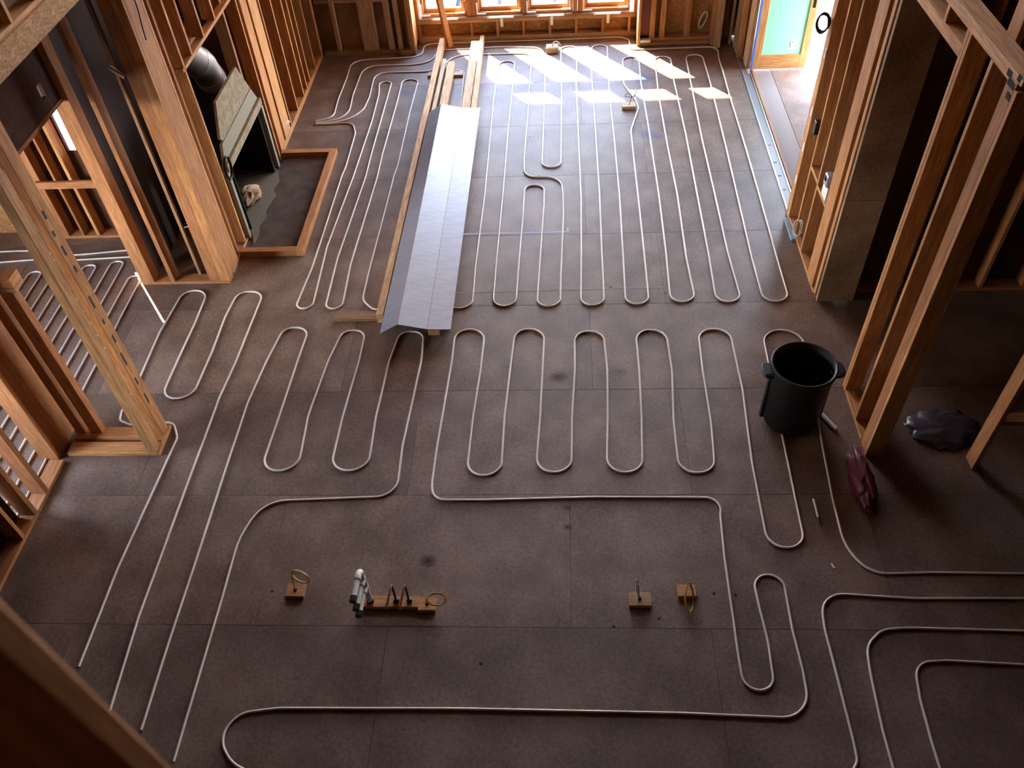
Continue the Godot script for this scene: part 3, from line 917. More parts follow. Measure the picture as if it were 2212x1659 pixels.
func build_doors() -> void:
	# sill track, landing outside
	var t := struct("trim_2", "metal door track and wooden strip in the floor of the right hand opening")
	var alu := base_mat("alu", Color(0.62, 0.64, 0.68), 0.4, 0.7)
	pan(t, "track_plate", Vector3(2.645, -0.03, -12.0), Vector3(2.735, 0.004, -8.02), base_mat("alu_dull", Color(0.48, 0.45, 0.43), 0.55, 0.2))
	pan(t, "track_rail", Vector3(2.628, -0.03, -12.0), Vector3(2.644, 0.010, -8.02), alu)
	pan(t, "track_rail", Vector3(2.736, -0.03, -11.95), Vector3(2.752, 0.012, -8.02), alu)
	pan(t, "track_slot", Vector3(2.752, -0.03, -11.95), Vector3(2.766, -0.006, -8.02), base_mat("slot", Color(0.02, 0.02, 0.03), 0.5))
	lum(t, "wood_strip", Vector3(2.768, -0.03, -11.95), Vector3(2.80, 0.006, -8.02), 3)
	for z in [-9.2, -8.9, -8.6, -9.6]:
		part("screw_plug", box_mesh(Vector3(0.035, 0.004, 0.02)), base_mat("plug", Color(0.55, 0.30, 0.22), 0.7), t, Vector3(2.68, 0.005, z))
	pan(t, "shim", Vector3(2.70, 0.0, -11.72), Vector3(2.735, 0.012, -11.50), wood(2, 2))
	var d := struct("floor_landing", "wooden landing outside the open door")
	pan(d, "landing_panel", Vector3(2.80, -0.06, -11.72), Vector3(3.055, -0.02, -7.9), base_mat("landing_grey", Color(0.52, 0.45, 0.41), 0.8))
	pan(d, "landing_panel", Vector3(3.06, -0.06, -11.72), Vector3(3.64, -0.02, -7.9), sheet("deck"))
	pan(d, "dark_strip", Vector3(2.95, -0.3, -13.08), Vector3(3.62, -0.2, -11.73), base_mat("dark_strip", Color(0.26, 0.25, 0.23), 0.9))  # dark strip over the ground beyond the landing
	var o := struct("door_1", "wooden glazed door standing open outside the right hand opening")
	var z0 := -11.69
	var z1 := -11.645
	lum(o, "stile", Vector3(2.785, 0.0, z0), Vector3(2.885, 2.9, z1), 2)
	lum(o, "stile", Vector3(3.435, 0.0, z0), Vector3(3.535, 2.9, z1), 2)
	lum(o, "bottom_rail", Vector3(2.886, 0.0, z0), Vector3(3.434, 0.205, z1), 2)
	lum(o, "top_rail", Vector3(2.886, 2.8, z0), Vector3(3.434, 2.9, z1), 2)
	var film := StandardMaterial3D.new()
	film.albedo_color = Color(0.60, 0.96, 0.74)
	film.refraction_enabled = true
	film.refraction_scale = 0.05
	film.roughness = 0.02
	pan(o, "glass_pane", Vector3(2.886, 0.206, -11.67), Vector3(3.434, 2.8, -11.664), film)
	lum(o, "outer_jamb", Vector3(2.70, 0.0, -11.90), Vector3(2.752, 2.9, -11.66), 5)
	pan(o, "blue_tape", Vector3(2.753, 0.0, -11.66), Vector3(2.784, 2.9, -11.636), base_mat("blue_tape", Color(0.30, 0.45, 0.75), 0.7))
	pan(o, "glass_label", Vector3(3.27, 0.29, -11.662), Vector3(3.365, 0.405, -11.659), base_mat("white_card", Color(0.92, 0.91, 0.88), 0.6))
	for k in [[3.285, 0.38, 0.03], [3.285, 0.315, 0.018], [3.335, 0.315, 0.018]]:
		pan(o, "label_print", Vector3(k[0], k[1], -11.659), Vector3(k[0] + k[2], k[1] + 0.010, -11.6575), base_mat("print", Color(0.25, 0.25, 0.27), 0.7))
	pan(o, "handle_plate", Vector3(3.475, 0.86, -11.645), Vector3(3.505, 1.15, -11.635), base_mat("bronze", Color(0.12, 0.09, 0.07), 0.4, 0.6))
	# things outside seen through the green pane
	single("leaning_pole", tube_mesh(PackedVector3Array([Vector3(3.55, -0.28, -13.10), Vector3(2.71, 1.9, -13.47)]), 0.02, 10), base_mat("pole", Color(0.30, 0.26, 0.16), 0.7), "thin dark pole leaning outside behind the green door glass", "pole")
	for b in [[3.36, -13.3, 0.17, "dark square paver lying left of the pole behind the green glass"], [3.66, -13.42, 0.14, "dark square paver lying right of the pole behind the green glass"]]:
		single("paver", box_mesh(Vector3(b[2], 0.05, b[2] * 1.2)), base_mat("paver", Color(0.20, 0.21, 0.20), 0.9), b[3], "paver", Vector3(b[0], -0.275, b[1]))
	single("yellow_sheet", prism(PackedVector2Array([Vector2(-0.12, 0.05), Vector2(0.12, 0.06), Vector2(0.02, -0.12)]), 1, 0.0, 0.01), base_mat("yellow", Color(0.85, 0.62, 0.05), 0.7), "small yellow scrap on the ground behind the green door glass", "scrap", Vector3(3.46, -0.3, -13.14))
	# wire coil at the jamb
	var wire := base_mat("dark_wire", Color(0.16, 0.07, 0.07), 0.5)
	var co := thing("wire_coil", "dark coil of wire hanging in the bright doorway by the jamb", "wire", Vector3.ZERO)
	part("coil", coil_mesh(Vector3(2.555, 2.23, -8.12), Vector3(0.05, 0, 0.03), Vector3(0, 0.09, 0), 9, 0.007, 5), wire, co)
	part("lead", tube_mesh(spline([Vector3(2.56, 2.33, -8.12), Vector3(2.6, 2.5, -8.1), Vector3(2.64, 2.75, -8.05)], 6), 0.004, 6), wire, co)
	# white clips along the jamb
	var white := base_mat("white_card", Color(0.92, 0.91, 0.88), 0.6)
	var clips := [[1.95, "uppermost"], [1.33, "second highest"], [0.92, "second lowest"], [0.52, "lowest"]]
	for c in clips:
		single("jamb_clip", box_mesh(Vector3(0.012, 0.10, 0.03)), white, "%s white plastic clip on the pale door jamb at the right" % c[1], "clip", Vector3(2.61, c[0], -8.03), "white clips on the door jamb")

const TUBES := {
	"a": [Vector3(-3.647, -2.587, 0.25), Vector3(-3.655, -3.435, 0.25), Vector3(-3.608, -4.353, 0.25), Vector3(-3.591, -4.808, 0.10), Vector3(-3.683, -4.984, 0.10), Vector3(-3.782, -4.996, 0.20), Vector3(-4.101, -4.965, 0.10), Vector3(-4.227, -5.024, 0.06), Vector3(-4.248, -5.129, 0.10), Vector3(-4.223, -5.571, 0.25), Vector3(-4.237, -6.244, 0.40), Vector3(-4.181, -6.913, 0.14), Vector3(-3.906, -6.913, 0.14), Vector3(-3.898, -6.366, 0.50), Vector3(-3.908, -5.947, 0.50), Vector3(-3.915, -5.298, 0.15), Vector3(-3.604, -5.298, 0.15), Vector3(-3.585, -5.941, 0.50), Vector3(-3.594, -6.468, 0.50), Vector3(-3.558, -6.880, 0.14), Vector3(-3.267, -6.880, 0.14), Vector3(-3.295, -5.803, 1.00), Vector3(-3.329, -5.293, 1.00), Vector3(-3.328, -4.270, 1.00), Vector3(-3.328, -3.005, 1.00), Vector3(-3.284, -2.261, 0.25)],
	"b": [Vector3(-3.004, -2.127, 0.25), Vector3(-3.018, -2.796, 1.00), Vector3(-3.020, -3.724, 1.00), Vector3(-3.029, -4.721, 1.00), Vector3(-3.030, -5.235, 1.00), Vector3(-2.979, -5.798, 1.00), Vector3(-2.909, -6.286, 0.13), Vector3(-2.640, -6.286, 0.13), Vector3(-2.659, -5.793, 1.00), Vector3(-2.682, -5.009, 0.60), Vector3(-2.704, -4.415, 0.17), Vector3(-2.365, -4.415, 0.17), Vector3(-2.402, -5.052, 0.60), Vector3(-2.345, -5.788, 1.00), Vector3(-2.270, -6.232, 0.12), Vector3(-2.029, -6.232, 0.12), Vector3(-2.029, -5.783, 1.00), Vector3(-2.069, -5.049, 0.60), Vector3(-2.072, -4.413, 0.17), Vector3(-1.732, -4.413, 0.17), Vector3(-1.751, -5.046, 0.60), Vector3(-1.723, -5.778, 1.00), Vector3(-1.664, -6.205, 0.12), Vector3(-1.417, -6.205, 0.12), Vector3(-1.401, -5.773, 1.00), Vector3(-1.454, -4.710, 1.00), Vector3(-1.439, -4.137, 0.18), Vector3(-2.592, -4.086, 0.30), Vector3(-2.716, -3.702, 0.80), Vector3(-2.706, -3.169, 1.00), Vector3(-2.701, -1.918, 0.25)],
	"c": [Vector3(3.817, -3.409, 0.25), Vector3(3.516, -3.408, 0.25), Vector3(2.821, -3.413, 0.50), Vector3(2.364, -3.398, 0.28), Vector3(2.226, -3.647, 0.60), Vector3(2.239, -4.092, 0.80), Vector3(2.277, -4.684, 0.50), Vector3(2.340, -5.348, 0.50), Vector3(2.386, -6.151, 0.19), Vector3(2.002, -6.151, 0.19), Vector3(1.987, -5.594, 0.80), Vector3(1.952, -4.792, 1.00), Vector3(1.931, -4.023, 0.60), Vector3(1.924, -3.633, 0.15), Vector3(1.629, -3.633, 0.15), Vector3(1.639, -4.482, 1.00), Vector3(1.689, -5.357, 1.00), Vector3(1.683, -6.177, 0.15), Vector3(1.373, -6.177, 0.15), Vector3(1.349, -5.603, 1.00), Vector3(1.346, -4.960, 0.80), Vector3(1.311, -4.379, 0.15), Vector3(1.000, -4.379, 0.15), Vector3(1.012, -4.991, 0.80), Vector3(1.058, -5.608, 1.00), Vector3(1.047, -6.177, 0.15), Vector3(0.746, -6.177, 0.15), Vector3(0.744, -5.612, 1.00), Vector3(0.724, -5.022, 1.00), Vector3(0.689, -4.387, 0.15), Vector3(0.377, -4.387, 0.15), Vector3(0.415, -5.025, 1.00), Vector3(0.437, -5.617, 1.00), Vector3(0.420, -6.169, 0.14), Vector3(0.130, -6.169, 0.14), Vector3(0.123, -5.622, 1.00), Vector3(0.087, -5.028, 1.00), Vector3(0.073, -4.390, 0.15), Vector3(-0.240, -4.390, 0.15), Vector3(-0.208, -5.031, 1.00), Vector3(-0.192, -5.627, 1.00), Vector3(-0.177, -6.215, 0.15), Vector3(-0.476, -6.215, 0.15), Vector3(-0.509, -5.631, 1.00), Vector3(-0.539, -5.034, 1.00), Vector3(-0.542, -4.357, 0.15), Vector3(-0.848, -4.357, 0.15), Vector3(-0.833, -5.037, 1.00), Vector3(-0.800, -5.636, 1.00), Vector3(-0.789, -6.221, 0.15), Vector3(-1.095, -6.221, 0.15), Vector3(-1.094, -5.768, 1.00), Vector3(-1.136, -4.708, 1.00), Vector3(-1.144, -4.244, 0.50), Vector3(-1.105, -4.098, 0.17), Vector3(-0.660, -4.097, 1.00), Vector3(0.246, -4.124, 2.00), Vector3(1.339, -4.117, 0.24), Vector3(1.294, -3.955, 0.30), Vector3(1.273, -3.559, 1.00), Vector3(1.263, -3.040, 1.00), Vector3(1.258, -2.712, 0.50), Vector3(1.259, -2.470, 0.11), Vector3(1.475, -2.470, 0.11), Vector3(1.489, -2.821, 0.60), Vector3(1.471, -3.118, 0.60), Vector3(1.466, -3.387, 0.11), Vector3(1.696, -3.387, 0.11), Vector3(1.683, -2.931, 1.00), Vector3(1.697, -2.613, 0.60), Vector3(1.687, -2.299, 0.22), Vector3(1.489, -2.280, 0.30), Vector3(0.829, -2.300, 1.00), Vector3(-0.724, -2.310, 2.00), Vector3(-2.056, -2.295, 0.50), Vector3(-2.317, -2.258, 0.25), Vector3(-2.440, -2.094, 0.22), Vector3(-2.290, -1.910, 0.28), Vector3(-1.972, -1.796, 0.25)],
	"d": [Vector3(3.730, -3.194, 0.25), Vector3(3.437, -3.196, 0.25), Vector3(2.652, -3.191, 1.00), Vector3(2.079, -3.226, 0.20), Vector3(1.941, -3.159, 0.20), Vector3(1.919, -2.934, 0.40), Vector3(1.926, -2.581, 1.00), Vector3(1.932, -2.117, 0.40), Vector3(1.928, -1.997, 0.10), Vector3(1.864, -1.917, 0.10), Vector3(1.739, -1.863, 0.25)],
	"e": [Vector3(3.621, -2.923, 0.25), Vector3(3.340, -2.935, 0.25), Vector3(2.517, -2.953, 0.50), Vector3(2.330, -2.937, 0.20), Vector3(2.188, -2.810, 0.20), Vector3(2.166, -2.618, 0.40), Vector3(2.144, -2.227, 1.00), Vector3(2.147, -1.871, 0.25)],
	"f": [Vector3(3.518, -2.667, 0.25), Vector3(3.244, -2.678, 0.25), Vector3(2.704, -2.703, 0.40), Vector3(2.556, -2.691, 0.13), Vector3(2.481, -2.622, 0.15), Vector3(2.455, -2.422, 0.40), Vector3(2.444, -2.140, 1.00), Vector3(2.447, -1.876, 0.25)],
	"g": [Vector3(-3.409, -10.530, 0.30), Vector3(-3.229, -10.593, 0.15), Vector3(-3.183, -10.710, 0.20), Vector3(-3.202, -11.094, 0.40), Vector3(-3.186, -11.800, 0.50), Vector3(-3.198, -12.138, 0.30), Vector3(-3.158, -12.336, 0.25), Vector3(-2.185, -12.382, 0.30), Vector3(-2.116, -12.507, 0.20), Vector3(-2.119, -12.708, 0.20), Vector3(-2.065, -12.814, 0.20), Vector3(-1.898, -12.817, 0.50), Vector3(-1.535, -12.814, 0.50), Vector3(-0.042, -12.813, 1.00), Vector3(0.961, -12.824, 0.20), Vector3(1.085, -12.713, 0.12), Vector3(1.075, -12.470, 0.08), Vector3(1.111, -12.368, 0.10), Vector3(1.284, -12.378, 0.50), Vector3(2.394, -12.387, 0.15), Vector3(2.362, -12.025, 0.40), Vector3(2.356, -10.907, 1.00), Vector3(2.367, -9.626, 1.00), Vector3(2.365, -8.503, 1.00), Vector3(2.358, -7.406, 0.60), Vector3(2.358, -6.586, 0.13), Vector3(2.094, -6.586, 0.13), Vector3(2.088, -7.302, 0.80), Vector3(2.106, -8.514, 1.00), Vector3(2.123, -9.582, 1.00), Vector3(2.139, -11.224, 0.80), Vector3(2.131, -12.147, 0.12), Vector3(1.885, -12.147, 0.12), Vector3(1.869, -11.310, 0.80), Vector3(1.844, -9.738, 1.00), Vector3(1.845, -8.524, 1.00), Vector3(1.842, -7.422, 0.60), Vector3(1.870, -6.590, 0.13), Vector3(1.609, -6.590, 0.13), Vector3(1.629, -7.391, 0.80), Vector3(1.637, -8.533, 1.00), Vector3(1.650, -9.893, 1.00), Vector3(1.637, -11.395, 0.80), Vector3(1.660, -12.121, 0.12), Vector3(1.425, -12.121, 0.12), Vector3(1.387, -11.001, 0.80), Vector3(1.387, -9.676, 1.00), Vector3(1.402, -8.543, 1.00), Vector3(1.378, -7.324, 0.80), Vector3(1.398, -6.601, 0.13), Vector3(1.138, -6.601, 0.13), Vector3(1.166, -7.481, 0.80), Vector3(1.182, -8.552, 1.00), Vector3(1.180, -10.125, 0.80), Vector3(1.167, -11.356, 0.60), Vector3(1.191, -12.141, 0.12), Vector3(0.951, -12.141, 0.12), Vector3(0.921, -11.303, 0.30), Vector3(1.058, -10.856, 0.25), Vector3(1.083, -10.627, 0.20), Vector3(0.942, -10.049, 0.30), Vector3(0.936, -9.363, 0.60), Vector3(0.933, -8.562, 1.00), Vector3(0.923, -7.427, 1.00), Vector3(0.915, -6.576, 0.12), Vector3(0.669, -6.576, 0.12), Vector3(0.689, -7.434, 1.00), Vector3(0.711, -8.571, 1.00), Vector3(0.711, -9.797, 1.00), Vector3(0.705, -11.179, 1.00), Vector3(0.737, -12.571, 0.11), Vector3(0.503, -12.571, 0.11), Vector3(0.469, -11.615, 1.00), Vector3(0.474, -10.256, 1.00), Vector3(0.472, -8.581, 1.00), Vector3(0.455, -7.441, 1.00), Vector3(0.448, -6.568, 0.12), Vector3(0.201, -6.568, 0.12), Vector3(0.226, -7.449, 1.00), Vector3(0.248, -8.590, 1.00), Vector3(0.244, -9.821, 1.00), Vector3(0.240, -11.244, 1.00), Vector3(0.277, -12.564, 0.12), Vector3(0.025, -12.564, 0.12), Vector3(0.029, -11.086, 1.00), Vector3(0.008, -9.204, 0.12), Vector3(-0.233, -9.204, 0.12), Vector3(-0.215, -10.868, 0.80), Vector3(-0.205, -12.105, 0.35), Vector3(-0.268, -12.556, 0.20), Vector3(-0.897, -12.624, 1.00), Vector3(-1.738, -12.587, 0.50), Vector3(-1.822, -12.605, 0.20), Vector3(-1.900, -12.452, 0.20), Vector3(-1.944, -12.260, 0.25), Vector3(-2.120, -12.131, 0.40), Vector3(-2.917, -12.137, 0.20), Vector3(-2.990, -11.916, 0.40), Vector3(-3.005, -11.253, 0.50), Vector3(-2.979, -10.813, 0.25), Vector3(-3.036, -10.588, 0.30), Vector3(-3.215, -10.519, 0.50), Vector3(-3.398, -10.494, 0.25)],
	"h": [Vector3(-3.405, -10.469, 0.25), Vector3(-3.108, -10.478, 0.50), Vector3(-2.910, -10.581, 0.35), Vector3(-2.778, -10.801, 0.40), Vector3(-2.750, -11.168, 0.50), Vector3(-2.769, -11.699, 0.30), Vector3(-2.738, -11.910, 0.20), Vector3(-1.987, -11.888, 0.40), Vector3(-1.767, -12.000, 0.30), Vector3(-1.703, -12.193, 0.20), Vector3(-1.636, -12.354, 0.30), Vector3(-1.394, -12.399, 0.40), Vector3(-0.419, -12.370, 0.15), Vector3(-0.426, -11.822, 0.60), Vector3(-0.441, -10.463, 1.00), Vector3(-0.464, -9.431, 0.40), Vector3(-0.455, -9.052, 0.20), Vector3(-0.314, -8.988, 0.30), Vector3(0.001, -9.005, 0.22), Vector3(0.028, -8.621, 0.60), Vector3(0.032, -8.217, 1.00), Vector3(-0.006, -7.046, 0.60), Vector3(-0.014, -6.566, 0.12), Vector3(-0.262, -6.566, 0.12), Vector3(-0.238, -7.254, 0.80), Vector3(-0.200, -8.415, 0.60), Vector3(-0.202, -8.818, 0.12), Vector3(-0.441, -8.818, 0.12), Vector3(-0.449, -8.137, 1.00), Vector3(-0.476, -7.139, 0.60), Vector3(-0.484, -6.577, 0.12), Vector3(-0.728, -6.577, 0.12), Vector3(-0.725, -7.352, 0.80), Vector3(-0.707, -8.629, 1.00), Vector3(-0.696, -10.168, 1.00), Vector3(-0.666, -12.138, 0.12), Vector3(-0.901, -12.138, 0.12), Vector3(-0.935, -10.978, 1.00), Vector3(-0.930, -8.638, 1.00), Vector3(-0.955, -7.234, 0.60), Vector3(-0.947, -6.554, 0.13), Vector3(-1.207, -6.554, 0.13), Vector3(-1.320, -8.654, 1.00), Vector3(-1.390, -10.906, 0.80), Vector3(-1.420, -11.900, 0.13), Vector3(-1.680, -11.900, 0.13), Vector3(-1.800, -9.000, 0.50), Vector3(-1.860, -6.550, 0.13), Vector3(-2.009, -6.558, 0.14), Vector3(-2.143, -6.707, 0.20), Vector3(-2.145, -7.121, 0.40), Vector3(-2.117, -9.097, 0.80), Vector3(-2.099, -9.324, 0.80), Vector3(-2.102, -10.761, 0.60), Vector3(-2.083, -11.663, 0.12), Vector3(-2.327, -11.663, 0.12), Vector3(-2.322, -11.040, 0.60), Vector3(-2.340, -9.615, 0.80), Vector3(-2.330, -9.107, 1.00), Vector3(-2.376, -7.313, 0.60), Vector3(-2.345, -6.578, 0.09), Vector3(-2.530, -6.578, 0.09), Vector3(-2.547, -7.445, 0.60), Vector3(-2.482, -9.114, 1.00), Vector3(-2.489, -9.565, 1.00), Vector3(-2.484, -10.982, 0.60), Vector3(-2.480, -11.615, 0.09), Vector3(-2.668, -11.615, 0.09), Vector3(-2.621, -11.229, 0.30), Vector3(-2.610, -10.469, 0.60), Vector3(-2.643, -9.121, 1.00), Vector3(-2.711, -7.666, 0.60), Vector3(-2.670, -6.586, 0.09), Vector3(-2.860, -6.586, 0.09), Vector3(-2.810, -7.263, 0.60), Vector3(-2.797, -9.128, 1.00), Vector3(-2.781, -9.355, 1.00), Vector3(-2.792, -10.168, 0.25), Vector3(-2.869, -10.436, 0.15), Vector3(-2.987, -10.452, 0.30), Vector3(-3.402, -10.437, 0.25)],
}

func build_tubes() -> void:
	var m := base_mat("pex", Color(0.84, 0.80, 0.74), 0.45)
	var labels := {
		"a": "white tube looping in two tall bends beside the left framing, ends at lower left",
		"b": "white tube with three serpentine bends left of centre, turning round to the lower left",
		"c": "long white tube winding across the middle floor, past the bin and round the plumbing island",
		"d": "white tube entering from the right edge, leftmost of three bending toward the bottom",
		"e": "white tube entering from the right edge, middle of three bending toward the bottom",
		"f": "white tube entering from the right edge, rightmost of three bending toward the bottom",
		"g": "long white tube winding over the sunlit far right floor to the back wall",
		"h": "white tube winding under the lumber pile and along the left of it",
		"s": "white tube winding in tight parallel runs over the side room floor",
		"t": "white tube lying wavy along the far wall of the side room",
		"u": "second wavy white tube in front of the far wall of the side room"}
	for k in TUBES:
		single("floor_tube", tube_mesh(run_points(TUBES[k], 0.0105), 0.0100, 8), m, labels[k], "tube", Vector3.ZERO, "white heating tubes on the floor")
	# side room serpentine
	var s := []
	var x := -4.75
	var tops := [-7.12, -7.36, -7.46, -7.40, -7.40, -7.22, -7.2, -7.3, -7.3, -7.2, -7.25, -7.25]
	for i in 12:
		var top: float = tops[i]
		if i >= 2:
			top = tops[2 * (i / 2)]
		var lo := -3.2
		if i % 2 == 0:
			s.append(Vector3(x, lo, 0.07))
			s.append(Vector3(x, top, 0.07))
		else:
			s.append(Vector3(x, top, 0.07))
			s.append(Vector3(x, lo, 0.07))
		x -= 0.153
	single("floor_tube", tube_mesh(run_points(s, 0.0105), 0.0100, 8), m, labels["s"], "tube", Vector3.ZERO, "white heating tubes on the floor")
	single("floor_tube", tube_mesh(run_points([Vector3(-8.0, -7.64, 1), Vector3(-6.35, -7.70, 1), Vector3(-5.74, -7.59, 0.6), Vector3(-5.08, -7.67, 0.6), Vector3(-4.66, -7.66, 0.3)], 0.0105), 0.0100, 8), m, labels["t"], "tube", Vector3.ZERO, "white heating tubes on the floor")
	single("floor_tube", tube_mesh(run_points([Vector3(-7.2, -7.42, 0.5), Vector3(-6.51, -7.49, 0.6), Vector3(-6.2, -7.52, 0.6), Vector3(-5.68, -7.5, 0.6), Vector3(-5.0, -7.54, 0.5), Vector3(-4.66, -7.53, 0.3)], 0.0105), 0.0100, 8), m, labels["u"], "tube", Vector3.ZERO, "white heating tubes on the floor")

func board(called: String, label: String, a: Vector3, b: Vector3, wdt: float, hgt: float, tone: int, cat := "board") -> MeshInstance3D:
	var d := b - a
	var o := single(called, box_mesh(Vector3(wdt, hgt, d.length()), 0.004), wood(2, tone), label, cat, (a + b) / 2.0, "loose lumber on the floor")
	o.look_at_from_position((a + b) / 2.0, b, Vector3.UP)
	return o

func build_lumber() -> void:
	board("long_beam", "longest beam of the lumber pile, leftmost, left of the white sheet", Vector3(-1.81, 0.102, -12.66), Vector3(-1.873, 0.102, -6.31), 0.075, 0.127, 7)
	board("lumber_board", "narrow pale board second from left in the lumber pile", Vector3(-1.715, 0.095, -12.0), Vector3(-1.79, 0.095, -6.5), 0.05, 0.112, 8)
	board("lumber_board", "thick squarish beam third from left in the lumber pile", Vector3(-1.605, 0.09, -11.93), Vector3(-1.66, 0.09, -6.6), 0.10, 0.10, 7)
	board("lumber_board", "wide flat board on the right of the pile, sunlit at its far end", Vector3(-1.292, 0.075, -12.62), Vector3(-1.30, 0.075, -6.12), 0.125, 0.09, 7)
	board("lumber_board", "upright board at the right edge of the pile, tallest far end", Vector3(-1.192, 0.085, -12.76), Vector3(-1.18, 0.085, -6.2), 0.06, 0.12, 7)
	var sp := single("spacer_block", box_mesh(Vector3(0.53, 0.036, 0.13)), wood(0, 8), "flat spacer board under the far end of the lumber pile", "board", Vector3(-1.69, 0.018, -11.77), "loose lumber on the floor")
	sp.rotation.y = -0.02
	single("spacer_block", box_mesh(Vector3(0.62, 0.036, 0.12)), wood(0, 6), "flat spacer board under the near end of the lumber pile", "board", Vector3(-2.08, 0.018, -6.44), "loose lumber on the floor")
	var st := board("leaning_board", "board leaning against the leftmost window, its foot by the lumber pile", Vector3(-1.70, 0.02, -12.66), Vector3(-2.0, 2.22, -12.80), 0.09, 0.06, 0)
	st.look_at_from_position(st.position, Vector3(-2.0, 2.22, -12.80), Vector3(0.75, 0, 0.66))
	# folded sheet on the pile
	var f := thing("folded_sheet", "long pale folded metal sheet lying over the lumber pile", "sheet", Vector3(-1.4, 0, -8.3))
	var m := base_mat("sheet_metal", Color(0.60, 0.60, 0.63), 0.42, 0.2)
	m.albedo_texture = tint_texture("brush", noise_image(31, 0.01, 4), noise_image(32, 0.08, 2), Color(0.86, 0.86, 0.89), Color(1, 1, 1), 0.5)
	m.uv1_triplanar = true
	m.uv1_scale = Vector3(0.7, 0.7, 2.5)
	var far := [Vector3(-1.768, 0.175, -10.36), Vector3(-1.60, 0.27, -10.41), Vector3(-1.325, 0.20, -10.42), Vector3(-1.085, 0.165, -10.47)]
	var near := [Vector3(-1.823, 0.175, -6.0), Vector3(-1.635, 0.27, -6.03), Vector3(-1.345, 0.20, -6.03), Vector3(-1.115, 0.165, -6.06)]
	var names := ["side_flap", "middle_fold", "right_fold"]
	for k in 3:
		var pt: Vector3 = far[k] + Vector3(0, 0, -0.0)
		if k > 0:
			part("crease_shade", tube_mesh(PackedVector3Array([far[k] + Vector3(0, 0.0035, 0), near[k] + Vector3(0, 0.0035, 0)]), 0.0024, 6), base_mat("crease", Color(0.33, 0.33, 0.36), 0.5), f, -f.position)  # dark line laid over the fold in place of its shade
		part(names[k], slab_mesh(far[k], far[k + 1], near[k + 1], near[k], 0.004), m, f, -f.position)

func slab_mesh(a: Vector3, b: Vector3, c: Vector3, d: Vector3, t: float) -> ArrayMesh:
	var n := (b - a).cross(d - a).normalized()
	if n.y < 0:
		n = -n
	var st := SurfaceTool.new()
	st.begin(Mesh.PRIMITIVE_TRIANGLES)
	st.set_smooth_group(-1)
	var top := [a + n * t, b + n * t, c + n * t, d + n * t]
	var low := [a, b, c, d]
	var mid := (a + b + c + d) / 4.0 + n * t * 0.5
	var quads := [[top[0], top[1], top[2], top[3]], [low[0], low[1], low[2], low[3]]]
	for i in 4:
		quads.append([low[i], low[(i + 1) % 4], top[(i + 1) % 4], top[i]])
	for q in quads:
		var nn: Vector3 = (q[1] - q[0]).cross(q[2] - q[0])
		var out: Vector3 = (q[0] + q[1] + q[2] + q[3]) / 4.0 - mid
		for p in ([q[0], q[2], q[1], q[0], q[3], q[2]] if nn.dot(out) > 0 else [q[0], q[1], q[2], q[0], q[2], q[3]]):
			st.add_vertex(p)
	st.generate_normals()
	return st.commit()

